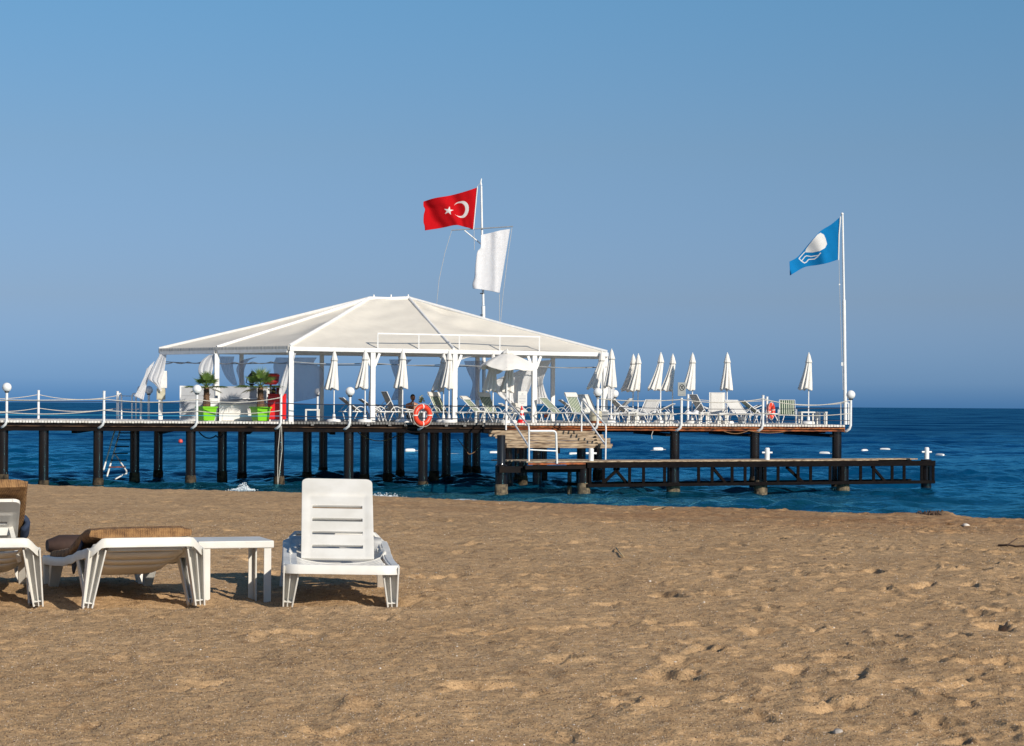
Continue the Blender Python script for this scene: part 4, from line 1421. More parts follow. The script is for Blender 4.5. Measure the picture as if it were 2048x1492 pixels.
rope_line('black hose drooping between piles under the palms', [W(398, 864, 76.5), W(432, 871, 78), W(446, 868, 80)], 0.022, 'cable', sag=[0.15, 0.1], name='hose', cat='hose')
rope_line('pair of pale ropes hanging down the pile under the red cabinet', [W(561, 850, 75.9), W(556, 900, 75.9), W(555, 968, 75.9), W(556, 969, 75.9), W(564, 900, 75.9), W(563, 852, 75.9)], 0.012, 'rope', sag=0.0)

# life rings
def ring(c, R_, r_, label, tilt=0.0, rz=0.0):
    t = thing('life_ring', label, 'life ring', c, rot=(0, tilt, rz), group='orange life rings on the pier')
    pts = [Vector((math.cos(k * PI / 20) * R_, 0, math.sin(k * PI / 20) * R_)) for k in range(40)]
    m = MB(); m.tube(pts, r_, 14, closed=True); m.build('ring', M['ring_red'], t, smooth=True, local=True)
    for k in range(4):
        a0 = k * PI / 2 + 0.15
        pp = [Vector((math.cos(a0 + q * 0.06) * R_, 0, math.sin(a0 + q * 0.06) * R_)) for q in range(-1, 2)]
        m = MB(); m.tube(pp, r_ * 1.07, 14); m.build('tape_band', M['tape'], t, smooth='auto', local=True)
    gl = [Vector((math.cos(k * PI / 20) * (R_ + r_ + 0.012 + 0.02 * abs(math.sin(2 * (k * PI / 20 - 0.15)))), -0.02, math.sin(k * PI / 20) * (R_ + r_ + 0.012 + 0.02 * abs(math.sin(2 * (k * PI / 20 - 0.15)))))) for k in range(40)]
    m = MB(); m.tube(gl, 0.009, 5, closed=True); m.build('grab_line', M['rope'], t, smooth=True, local=True)
    return t


ring(W(845, 830.5, DK(845, -0.25).y), 0.295, 0.088, 'orange life ring hanging on the near railing before the striped loungers', 0.15, 0.62)
ring(W(1542, 821.5, DK(1542, 7.6).y), 0.25, 0.08, 'shaded orange life ring on the far post by the seaward end', 0.0, 1.12)

# swim ladder hanging from the far side and its handles
lad = thing('swim_ladder', 'white swim ladder with dark treads leaning down to the water under the pier', 'ladder', W(232, 845, 78.5))
for (a_, b_) in (((241, 858), (214, 953)), ((231, 856), (207, 940))):
    MB().tube([W(a_[0], a_[1], 78.6), W(b_[0], b_[1], 77.2)], 0.03, 8).build('stringer', M['white_metal'], lad, smooth='auto')
for k in range(6):
    t_ = k / 5.6
    x0 = 239 + (216 - 239) * t_; py = 866 + (942 - 866) * t_; x1 = 262 - 13 * t_
    MB().bar(W(x0, py, 78.5 - 1.2 * t_), W(x1, py, 78.5 - 1.2 * t_), 0.16, 0.04).build('tread', M['dark_timber'] if k != 5 else M['rust'], lad)
for a_, b_ in (((228, 905), (253, 942)), ((253, 946), (231, 958)), ((253, 941), (253, 947))):
    MB().tube([W(a_[0], a_[1], 77.9), W(b_[0], b_[1], 77.3)], 0.026, 8).build('brace', M['white_metal'], lad, smooth='auto')
for x0, x1 in ((237, 243), (264, 272)):
    Yl = DK(255, 7.8).y
    pts = [W(x0, 841, Yl), W(x0, 795, Yl)] + [W((x0 + x1) / 2 - math.cos(k * PI / 8) * (x1 - x0) / 2, 793 - math.sin(k * PI / 8) * 6, Yl) for k in range(0, 9)] + [W(x1, 795, Yl), W(x1, 841, Yl)]
    MB().tube(pts, 0.03, 8).build('grab_handle', M['white_metal'], lad, smooth='auto')

# ------------------------------------------------------------------ closed umbrellas
G_UMB = 'closed white umbrellas on the pier'


def closed_umbrella(px, py_top, b, label, lean=0.12, seed=0, wide=1.0):
    base = DK(px, b)
    top = W(px, py_top, base.y)
    H = top.z - DECK
    t = thing('closed_umbrella', label, 'umbrella', base, group=G_UMB)
    t.rotation_euler = (0, random.uniform(-0.012, 0.012), 0)
    g = random.Random(seed)
    ph = g.uniform(0, 6.28)
    k = 72
    # skirt of folded cloth, blown a little to one side
    zs = [(-0.27, 0.075), (-0.32, 0.098), (-0.42, 0.108), (-0.6, 0.122), (-0.8, 0.142), (-1.0, 0.165), (-1.18, 0.188), (-1.30, 0.205), (-1.335, 0.200), (-1.30, 0.16), (-1.0, 0.11), (-0.6, 0.05)]
    nfold = 8
    am = [g.uniform(0.6, 1.4) for _ in range(nfold)]

    def rf(a, i):
        d = min(1.0, i / 5.0)
        f = a * nfold + ph + 0.15 * i
        return (1 + 0.30 * d * math.cos(f) * am[int(a / (2 * PI) * nfold) % nfold] * 0.8) * wide

    def of(i):
        d = max(0.0, -zs[min(i, len(zs) - 1)][0] - 0.3)
        return (-lean * d ** 1.2, -0.02 * d, 0.0)
    m = MB()
    prof = [(r, H + z) for z, r in zs]
    o0 = len(m.v)
    m.lathe(prof, k, (base.x, base.y, DECK), rfun=rf, off=of)
    # uneven hem
    for i in range(k * 7, k * 10):
        p = m.v[i]; a = math.atan2(p.y - base.y, p.x - base.x + lean)
        p.z += 0.03 * math.sin(3 * a + ph) + 0.02 * math.sin(7 * a + ph)
    m.build('canopy', M['umbrella'], t, smooth=True)
    m = MB()
    m.lathe([(0.012, H), (0.035, H - 0.015), (0.06, H - 0.08), (0.085, H - 0.18), (0.115, H - 0.30), (0.125, H - 0.345), (0.10, H - 0.335), (0.06, H - 0.26)], 48, (base.x, base.y, DECK),
            rfun=lambda a, i: 1 + 0.09 * (i / 6) * math.cos(a * 8 + ph))
    m.build('vent_cap', M['umbrella'], t, smooth=True)
    MB().lathe([(0.004, H - 0.01), (0.022, H), (0.02, H + 0.03), (0.004, H + 0.045)], 10, (base.x, base.y, DECK)).build('finial', M['white_paint'], t, smooth=True)
    MB().tube([base + Vector((0, 0, 0.05)), base + Vector((0, 0, H - 0.3))], 0.023, 10).build('pole', M['white_metal'], t, smooth='auto')
    MB().lathe([(0.26, 0.0), (0.26, 0.05), (0.22, 0.09), (0.06, 0.11), (0.05, 0.26), (0.03, 0.28)], 20, base).build('base', M['white_paint'], t, smooth='auto')
    return t


for i, (px, py, b, lab, lean) in enumerate([
    (668, 702, 0.45, 'closed white umbrella standing alone left of the second front post', 0.10),
    (730, 700.5, 0.5, 'closed white umbrella touching the second front post of the pavilion', 0.12),
    (805, 700, 0.7, 'closed white umbrella beside the seated bather', 0.06),
    (887, 707, 1.25, 'closed white umbrella half hidden behind its neighbour at the third front post', 0.20),
    (898, 701.5, 0.8, 'closed white umbrella in front of the third front post', 0.08),
    (986, 707, 1.5, 'closed white umbrella behind the left part of the open umbrella', 0.12),
    (1020, 709, 1.6, 'closed white umbrella behind the pole of the open umbrella', 0.12),
    (1203, 703, 2.2, 'closed white umbrella leaning left over the globe lamp by the steps', 0.30),
    (1222.5, 699.5, 1.2, 'tallest closed white umbrella at the right corner of the pavilion', 0.05),
    (1266, 710, 4.2, 'left one of the two closed umbrellas touching each other', 0.22),
    (1276, 709, 3.6, 'right one of the two closed umbrellas touching each other', 0.16),
    (1321, 706.5, 3.0, 'closed white umbrella flaring left over the large pale lounger', 0.24),
    (1345, 709.5, 4.4, 'closed white umbrella just left of the grey sign', 0.24),
    (1384.5, 707.5, 3.4, 'closed white umbrella just right of the grey sign', 0.15),
    (1454, 707, 3.4, 'closed white umbrella behind the upright white lounger', 0.03),
    (1617, 707, 3.4, 'closed white umbrella standing over the two small white tables', 0.13),
]):
    closed_umbrella(px, py, b, lab, lean, seed=i, wide=1.0)

# open umbrella, its canopy blown by the wind
base = DK(1013.5, 0.9)
t = thing('open_umbrella', 'open white umbrella with wind-blown canopy before the pavilion', 'umbrella', base)
top = W(1012, 702, base.y)
H = top.z - DECK
m = MB()
n, rg = 96, 16
vs = []
for i in range(rg + 1):
    r = i / rg
    for j in range(n):
        a = 2 * PI * j / n
        seg = abs(math.sin(a * 4))
        rad = 1.02 * r * (1 - 0.05 * seg * r)
        x = rad * math.cos(a); y = rad * math.sin(a)
        z = H - 0.05 - 0.50 * r ** 1.35 - 0.06 * seg * r * r
        z += 0.07 * r ** 3 * math.sin(2 * a + 0.6) + 0.05 * r ** 3 * math.sin(5 * a + 1) + 0.03 * r * r * math.sin(9 * a)
        if r > 0.9: z -= 0.05
        vs.append(base + Vector((x, y, z)))
fs = [(i * n + j, i * n + (j + 1) % n, (i + 1) * n + (j + 1) % n, (i + 1) * n + j) for i in range(rg) for j in range(n)]
m.add(vs, fs)
m.build('canopy', M['umbrella'], t, smooth=True, solid=0.006)
m = MB(); m.lathe([(0.22, H - 0.10), (0.15, H - 0.02), (0.05, H + 0.03), (0.015, H + 0.07), (0.004, H + 0.10)], 32, base, rfun=lambda a, i: 1 + 0.1 * math.cos(a * 8) * (1 - i / 4)); m.build('vent_cap', M['umbrella'], t, smooth=True)
m = MB(); m.tube([base + Vector((0, 0, 0.05)), base + Vector((0, 0, H - 0.1))], 0.025, 10); m.build('pole', M['white_metal'], t, smooth='auto')
for k in range(8):
    a = k * PI / 4
    m = MB(); m.tube([base + Vector((0, 0, H - 0.09)), base + Vector((0.95 * math.cos(a), 0.95 * math.sin(a), H - 0.60))], 0.009, 5); m.build('rib', M['white_metal'], t)
MB().lathe([(0.26, 0.0), (0.26, 0.05), (0.22, 0.09), (0.06, 0.11), (0.05, 0.26), (0.03, 0.28)], 20, base).build('base', M['white_paint'], t, smooth='auto')

# ------------------------------------------------------------------ loungers on the pier
G_LNG = 'metal framed sun loungers on the pier'


def sling(P0, P1, width, sag, n=10):
    """fabric from P0 to P1 (x,z pairs)"""
    P = []
    for i in range(n + 1):
        t_ = i / n
        x = P0[0] + (P1[0] - P0[0]) * t_; z = P0[1] + (P1[1] - P0[1]) * t_ - sag * math.sin(PI * t_)
        P.append([Vector((x, -width / 2 + width * j / 6, z - 0.012 * math.sin(PI * j / 6))) for j in range(7)])
    return P


def deck_lounger(px, b, heading, alpha, fabric, label, pillow=False, back=0.78, arms=True):
    al = R(alpha)
    hx = 0.72
    top = Vector((hx - back * math.cos(al), 0, 0.36 + back * math.sin(al)))
    rot = Matrix.Rotation(R(heading), 3, 'Z')
    target = DK(px, b)
    loc = target - rot @ Vector((top.x, 0, 0))
    loc.z = DECK
    t = thing('sun_lounger', label, 'sun lounger', loc, R(heading), group=G_LNG)
    w = 0.62
    fm_ = M['white_metal']
    m = MB()
    for s in (-1, 1):
        y = s * w / 2
        m.tube([Vector((0.10, y, 0.36)), Vector((1.0, y, 0.36)), Vector((1.5, y, 0.37)), Vector((1.86, y, 0.33))], 0.018, 8)
    for x, z in ((0.10, 0.36), (1.86, 0.33), (hx, 0.345)):
        m.tube([Vector((x, -w / 2, z)), Vector((x, w / 2, z))], 0.016, 8)
    m.build('frame', fm_, t, smooth='auto', local=True)
    m = MB()
    bx = [Vector((hx, -w / 2 + .03, 0.37)), Vector((top.x, -w / 2 + .03, top.z)), Vector((top.x, w / 2 - .03, top.z)), Vector((hx, w / 2 - .03, 0.37))]
    m.tube(bx, 0.016, 8)
    m.build('back_frame', fm_, t, smooth='auto', local=True)
    fb = M[fabric]
    m = MB(); m.grid(sling((hx + 0.02, 0.375), (1.85, 0.345), w - 0.05, 0.025)); m.build('seat', fb, t, smooth=True, local=True, solid=0.01)
    e = 1.0
    m = MB(); m.grid(sling((hx, 0.385), (top.x + 0.0, top.z), w - 0.08, 0.03)); m.build('backrest', fb, t, smooth=True, local=True, solid=0.01)
    for s in (-1, 1):
        y = s * w / 2
        for x0, x1, xf in ((0.25, 0.62, 0.40), (1.25, 1.66, 1.50)):
            m = MB(); m.tube([Vector((x0, y, 0.355)), Vector((xf - 0.06, y, 0.02)), Vector((xf + 0.06, y, 0.02)), Vector((x1, y, 0.355))], 0.016, 8)
            m.build('leg', fm_, t, smooth='auto', local=True)
        if arms:
            m = MB(); m.tube([Vector((hx - 0.22 + 0.44 * k / 8, y + 0.02 * s, 0.37 + 0.17 * math.sin(PI * k / 8) ** 0.6)) for k in range(9)], 0.015, 8)
            m.build('armrest', fm_, t, smooth='auto', local=True)
        # back prop
        q = Vector((hx - 0.45 * math.cos(al), y * 0.9, 0.36 + 0.45 * math.sin(al)))
        m = MB(); m.tube([q, Vector((max(0.12, hx - 0.62), y * 0.95, 0.36))], 0.010, 6); m.build('prop', fm_, t, local=True)
    if pillow:
        d = Vector((top.x - hx, 0, top.z - 0.36)).normalized(); nrm = Vector((d.z, 0, -d.x)) * (1 if d.z > 0 else -1)
        nrm = Vector((abs(d.z), 0, abs(d.x)))
        P = []
        for i in range(9):
            a = PI * 2 * i / 8
            P.append([top + d * (-0.07 + 0.10 * math.cos(a)) + nrm * (0.012 + 0.028 * math.sin(a)) + Vector((0, -w / 2 + 0.0 + w * j / 8, 0)) for j in range(9)])
        m = MB(); m.grid(P); m.build('headrest', M['sling_white'], t, smooth=True, local=True)
    return t


LNG = [
    (682, 2.4, 22, 38, 'sling_grey', 'grey lounger with half raised back, left of the globe lamp by the first umbrella', 0),
    (720, 3.6, 18, 34, 'sling_grey', 'grey lounger with low raised back behind the first globe lamp', 0),
    (768, 2.4, 24, 64, 'sling_grey', 'grey lounger with steep back seen from behind, left of the seated bather', 0),
    (866, 2.5, -38, 60, 'stripe', 'green striped lounger with white headrest nearest the life ring', 1),
    (927, 1.5, -24, 44, 'stripe', 'green striped lounger with low back right of the umbrella pole', 1),
    (966, 2.6, -42, 60, 'stripe', 'green striped lounger with white headrest left of the open umbrella', 1),
    (1019, 3.4, -40, 36, 'sling_white', 'white lounger with low back under the open umbrella', 0),
    (1085, 1.9, -32, 42, 'stripe', 'green striped lounger without headrest right of the fourth front post', 0),
    (1120, 4.6, 12, 36, 'sling_grey', 'grey lounger seen between the two striped loungers right of the notice', 0),
    (1140, 2.1, -44, 62, 'stripe', 'green striped lounger with white headrest beside the steps', 1),
    (1166, 3.0, -50, 56, 'sling_white', 'white lounger with raised back between steps and globe lamp', 0),
    (1222, 3.4, 20, 40, 'sling_grey', 'grey lounger with shaded back under the right corner umbrella', 0),
    (1262, 4.8, 160, 42, 'sling_white', 'white lounger partly hidden behind the touching umbrellas', 0),
    (1306, 2.2, -112, 38, 'sling_white', 'broad pale lounger with low back facing the beach', 0),
    (1348, 3.6, 166, 26, 'sling_grey', 'grey lounger with nearly flat back left of the grey sign', 0),
    (1386, 3.0, 24, 60, 'sling_grey', 'grey lounger with high shaded back right of the grey sign', 0),
    (1434, 3.0, -92, 74, 'sling_white', 'white lounger with upright back facing the beach', 0),
    (1462, 2.0, -64, 38, 'sling_white', 'white lounger with low back right of the upright one', 0),
    (1484, 4.2, 14, 38, 'stripe', 'green lounger seen from below its back near the far life ring', 0),
    (745, 5.2, 8, 22, 'sling_grey', 'grey lounger lying nearly flat behind the second closed umbrella', 0),
    (1000, 5.0, -12, 24, 'sling_white', 'white lounger lying nearly flat behind the notice board', 0),
    (1246, 2.0, -20, 18, 'sling_white', 'white lounger lying nearly flat behind the table by the touching umbrellas', 0),
    (1404, 5.0, -8, 20, 'sling_white', 'white lounger lying nearly flat behind the table right of the sign', 0),
    (1520, 5.0, -170, 24, 'sling_grey', 'grey lounger lying nearly flat behind the bent post by the far life ring', 0),
    (1574, 2.4, -96, 40, 'stripe', 'green striped lounger facing the beach near the seaward end', 0),
]
for px, b, hd, al, fb, lab, pil in LNG:
    deck_lounger(px, b, hd, al, fb, lab, bool(pil), back=0.80)

# small tables
G_TBL = 'small white tables on the pier'


def deck_table(px, b, w, d, h, label, rz=0.1):
    base = DK(px, b)
    t = thing('side_table', label, 'table', base, rz, group=G_TBL)
    MB().box((0, 0, h - 0.025), (w, d, 0.05)).build('tabletop', M['plastic'], t, bevel=0.008, local=True)
    for sx in (-1, 1):
        for sy in (-1, 1):
            MB().box((sx * (w / 2 - 0.035), sy * (d / 2 - 0.035), (h - 0.051) / 2), (0.055, 0.055, h - 0.051)).build('leg', M['plastic'], t, local=True)
    return t


deck_table(625, 1.2, 0.52, 0.5, 0.44, 'small white table at the left end of the row of loungers')
deck_table(960, 0.7, 0.36, 0.4, 0.42, 'small white table before the striped loungers')
deck_table(1265, 0.6, 0.36, 0.4, 0.42, 'small white table in front of the touching umbrellas')
deck_table(1337, 0.6, 0.30, 0.4, 0.42, 'small white table left of the sign post')
deck_table(1408, 0.6, 0.33, 0.4, 0.42, 'small white table right of the sign post')
deck_table(1446, 1.0, 0.34, 0.4, 0.40, 'small white table under the low white lounger')
deck_table(1615, 2.0, 0.58, 0.5, 0.46, 'wide white table around the last umbrella pole')
deck_table(1644, 1.4, 0.32, 0.4, 0.46, 'narrow white table nearest the seaward flagpole')

# buckets and barrels
base = DK(1483, 1.4)
t = thing('bucket', 'white bucket under the low white lounger', 'bucket', base)
MB().lathe([(0.10, 0.0), (0.13, 0.24), (0.135, 0.26), (0.12, 0.255)], 18, base).build('body', M['white_paint'], t, smooth='auto')
MB().tube([base + Vector((0.13 * math.cos(k * PI / 8), -0.02, 0.25 + 0.12 * math.sin(k * PI / 8))) for k in range(9)], 0.006, 5).build('handle', M['grey_metal'], t)
base = DK(1192, 0.7)
t = thing('barrel', 'cream plastic barrel with rusty foot behind the step railing', 'barrel', base)
MB().lathe([(0.19, 0.0), (0.21, 0.03), (0.215, 0.2), (0.205, 0.23), (0.215, 0.26), (0.21, 0.42), (0.19, 0.45), (0.10, 0.455)], 22, base).build('body', M['cream'], t, smooth='auto')
MB().lathe([(0.218, 0.01), (0.222, 0.05), (0.218, 0.09)], 22, base).build('foot_band', M['rust'], t)
base = DK(1206, 1.1)
t = thing('metal_bin', 'grey square bin with white rim beside the cream barrel', 'bin', base)
MB().box(base + Vector((0, 0, 0.21)), (0.34, 0.34, 0.42)).build('body', M['grey_metal'], t, bevel=0.01)
MB().box(base + Vector((0, 0, 0.435)), (0.37, 0.37, 0.026)).build('rim', M['white_paint'], t)

# towels
def towel(px, py, b, w, h, m_, label, drop=True):
    Y = DK(px, b).y
    P = []
    for i in range(9):
        v = i / 8
        row = []
        for j in range(9):
            u = j / 8
            p = W(px + (u - 0.5) * w + (v * 6 if drop else 0), py + v * h, Y)
            p.y += 0.03 * math.sin(5 * u + 3 * v) - (0.05 * v)
            row.append(p)
        P.append(row)
    m = MB(); m.grid(P)
    o = m.build('towel', M[m_], None, smooth=True, solid=0.02)
    tag(o, label, 'towel')
    return origin(o, P[0][0])


towel(737, 812, 1.4, 12, 16, 'blue_towel', 'light blue towel hanging near the second closed umbrella')
towel(1093, 829, 3.0, 10, 6, 'orange_towel', 'orange cloth showing under the striped lounger', False)
P = []
Yt = DK(1387, 2.2).y
for i in range(9):
    a = PI * i / 8
    P.append([W(1371 + 36 * j / 14, 829 - (7 + 2.5 * math.sin(j * 0.9)) * math.sin(a) * math.sin(PI * min(1, (j + 1) / 15)) ** 0.5, Yt - 0.22 * math.cos(a)) for j in range(15)])
m = MB(); m.grid(P); o = m.build('towel', M['white_towel'], None, smooth=True, solid=0.01)
tag(o, 'white bunched towel lying on the lounger right of the sign', 'towel'); origin(o, P[0][0])

# traffic cone
base = DK(1043.5, 0.25)
t = thing('traffic_cone', 'red and white traffic cone standing at the top of the steps', 'traffic cone', base)
MB().lathe([(0.165, 0.0), (0.165, 0.05), (0.135, 0.10), (0.12, 0.13)], 20, base).build('foot', M['red_paint'], t, smooth='auto')
for z0, z1, r0, r1, mm in ((0.13, 0.26, 0.115, 0.09, 'tape'), (0.26, 0.345, 0.09, 0.072, 'red_paint'), (0.345, 0.45, 0.072, 0.052, 'tape'), (0.45, 0.52, 0.052, 0.044, 'red_paint'), (0.52, 0.60, 0.034, 0.022, 'red_paint')):
    MB().lathe([(r0, z0), (r1, z1)], 20, base).build('band', M[mm], t, smooth='auto')

# notice board with lines of print
base = DK(1045, 0.8)
c = W(1045, 797.5, base.y)
t = thing('notice_board', 'white notice board with lines of small print beside the fourth post', 'sign', base)
MB().box(c, (0.32, 0.03, 0.52)).build('board', M['tape'], t, bevel=0.005)
MB().tube([base, Vector((base.x, base.y + 0.03, c.z))], 0.02, 8).build('stand', M['white_metal'], t)
prt = mat('print_grey', (0.30, 0.32, 0.36), 0.7)
for k, (yy, ww) in enumerate(((787, .06), (789.5, .08), (792, .24), (796, .22), (798, .24), (802, .24), (804, .22), (807, .10))):
    MB().box(W(1045, yy, base.y - 0.0175), (ww, 0.004, 0.012)).build('print_line', prt, t)

# ------------------------------------------------------------------ bar, cabinet, plants on the left part of the deck
base = DK(486, 1.9)
t = thing('bar_counter', 'white bar counter with curved front panel between the potted palms', 'counter', base, PA)
w = 1.66
MB().box((0, 0.16, 0.30), (w, 0.7, 0.60)).build('body', M['white_paint'], t, bevel=0.01, local=True)
MB().box((0, 0.10, 0.628), (w + 0.04, 0.86, 0.05)).build('worktop', M['white_paint'], t, bevel=0.008, local=True)
MB().box((0, 0.66, 0.62), (w + 0.04, 0.06, 1.22)).build('back_panel', M['panel_shaded'], t, bevel=0.006, local=True)
MB().box((0.06, 0.58, 0.80), (w * 0.62, 0.09, 0.035)).build('shelf', M['white_paint'], t, local=True)
MB().box((-0.86, 0.55, 0.62), (0.07, 0.2, 1.215)).build('side_panel', M['white_paint'], t, local=True)
MB().box((0.88, 0.35, 0.60), (0.09, 0.2, 1.18)).build('side_panel', M['white_paint'], t, local=True)
# arched front panel
m = MB(); pts = []
for k in range(13):
    a = PI / 2 * k / 12
    pts.append((-0.72 + 0.30 * (1 - math.sin(a)) , 0.5 * math.sin(a) * 0 + 0.02 + 0.52 * (1 - math.cos(a)) ))
vs = [Vector((-0.72 + 0.34 * (1 - math.cos(PI / 2 * k / 12)), -0.215, 0.02 + 0.53 * math.sin(PI / 2 * k / 12))) for k in range(13)] + [Vector((0.72, -0.215, 0.55)), Vector((0.72, -0.215, 0.02))]
n0 = len(vs)
vs2 = [p + Vector((0, 0.022, 0)) for p in vs]
m.add(vs + vs2, [tuple(range(n0)), tuple(range(2 * n0 - 1, n0 - 1, -1))] + [(i, i + n0, (i + 1) % n0 + n0, (i + 1) % n0) for i in range(n0)])
m.build('front_panel', M['tape'], t, local=True)

base = DK(395, 2.6)
t = thing('screen_panel', 'pale framed screen panel behind the first potted palm', 'screen', base, PA)
MB().box((0, 0, 0.62), (1.14, 0.03, 1.14)).build('sheet', M['panel_shaded'], t, local=True)
for x in (-0.60, 0.60): MB().box((x, 0, 0.62), (0.055, 0.06, 1.24)).build('frame', M['white_paint'], t, local=True)
for z in (0.02, 1.215): MB().box((0, 0, z), (1.14, 0.05, 0.045)).build('frame', M['white_paint'], t, local=True)
for z in (0.3, 0.6, 0.9): MB().box((0, -0.02, z), (1.13, 0.02, 0.02)).build('rail', M['panel_shaded'], t, local=True)
# a white block of storage behind the first palm
base = DK(426, 2.2)
t = thing('white_cupboard', 'white cupboard between the first palm and the counter', 'cupboard', base, PA)
MB().box((0, 0, 0.4), (0.34, 0.5, 0.8)).build('body', M['white_paint'], t, bevel=0.01, local=True)
MB().box((0.0, -0.26, 0.38), (0.28, 0.016, 0.66)).build('door', M['white_paint'], t, local=True)

base = DK(554, 1.1)
t = thing('red_cabinet', 'bright red square cabinet beside the second potted palm', 'cabinet', base, PA)
MB().box((0, 0.25, 0.50), (0.64, 0.5, 0.86), taper=1.0).build('body', M['red_paint'], t, bevel=0.02, local=True)
MB().box((0, 0.25, 0.95), (0.66, 0.52, 0.04)).build('lid', M['red_paint'], t, bevel=0.01, local=True)
MB().box((0, -0.008, 0.46), (0.52, 0.016, 0.70)).build('door', M['red_paint'], t, bevel=0.008, local=True)
for x in (-0.24, 0.24):
    for y in (0.05, 0.45): MB().box((x, y, 0.035), (0.05, 0.05, 0.07)).build('foot', M['white_paint'], t, local=True)
# things on the cabinet
top_ = base + Vector((0.02, 0.3, 0.97))
t = thing('espresso_machine', 'dark red and black machine on top of the red cabinet', 'machine', top_)
MB().box(top_ + Vector((0.06, 0, 0.11)), (0.26, 0.3, 0.22)).build('body', M['dark_red'], t, bevel=0.02)
MB().box(top_ + Vector((-0.17, 0, 0.09)), (0.14, 0.24, 0.18)).build('tank', M['dark_metal'], t, bevel=0.02)
MB().lathe([(0.03, 0.18), (0.05, 0.2), (0.05, 0.26), (0.02, 0.28)], 12, top_ + Vector((-0.17, 0, 0))).build('lid', M['grey_metal'], t, smooth='auto')
base = DK(541, 2.6)
t = thing('red_drum', 'large dark red round drum on a stand behind the second palm', 'drum', base)
zc = W(541, 758, base.y).z - DECK
MB().lathe([(0.20, zc - 0.20), (0.29, zc - 0.10), (0.31, zc + 0.10), (0.29, zc + 0.18), (0.25, zc + 0.20)], 26, base).build('drum', M['dark_red'], t, smooth='auto')
MB().lathe([(0.312, zc + 0.09), (0.322, zc + 0.12), (0.312, zc + 0.15)], 26, base).build('hoop', M['red_paint'], t, smooth='auto')
MB().tube([base, base + Vector((0, 0, zc - 0.19))], 0.04, 8).build('stand', M['dark_metal'], t)
base = DK(503, 3.4)
t = thing('lantern_post', 'dark ornate lantern post behind the bar counter', 'lantern', base)
zz = W(503, 742, base.y).z - DECK
MB().lathe([(0.12, 0), (0.10, 0.08), (0.05, 0.12), (0.04, zz - 0.62), (0.08, zz - 0.56), (0.05, zz - 0.5), (0.09, zz - 0.45)], 14, base).build('post', M['dark_metal'], t, smooth='auto')
MB().lathe([(0.08, zz - 0.44), (0.13, zz - 0.2), (0.14, zz - 0.18), (0.05, zz - 0.08), (0.02, zz - 0.05), (0.02, zz)], 6, base).build('lantern', M['dark_metal'], t)
for s in (-1, 1):
    MB().tube([base + Vector((0.05 * s, 0, zz - 0.5)), base + Vector((0.2 * s, 0, zz - 0.42)), base + Vector((0.16 * s, 0, zz - 0.25))], 0.018, 6).build('scroll', M['dark_metal'], t)
# pole boxes on the left corner
base = R0 + (F0 - R0).normalized() * 0.1
t = thing('meter_box', 'white electrical box fixed to the far left corner post', 'electrical box', Vector((base.x, base.y, 1.9)))
c = W(328, 759, base.y - 0.1)
MB().box(c, (0.22, 0.12, 0.64)).build('cover', M['white_paint'], t, bevel=0.015)
MB().box(c + Vector((-0.16, 0.02, -0.06)), (0.13, 0.1, 0.5)).build('cover', M['plastic'], t, bevel=0.01)
c = W(322, 788, base.y - 0.1)
t = thing('switch_cabinet', 'beige switch cabinet at the foot of the far left corner post', 'cabinet', Vector((c.x, c.y, DECK)))
MB().box(c, (0.30, 0.18, 0.42)).build('body', M['cream'], t, bevel=0.01)
MB().box(c + Vector((0, -0.098, 0)), (0.25, 0.014, 0.36)).build('door', M['cream'], t)
MB().box(Vector((c.x - 0.02, c.y, (DECK + c.z - 0.21) / 2)), (0.12, 0.1, c.z - 0.212 - DECK)).build('pedestal', M['white_paint'], t)

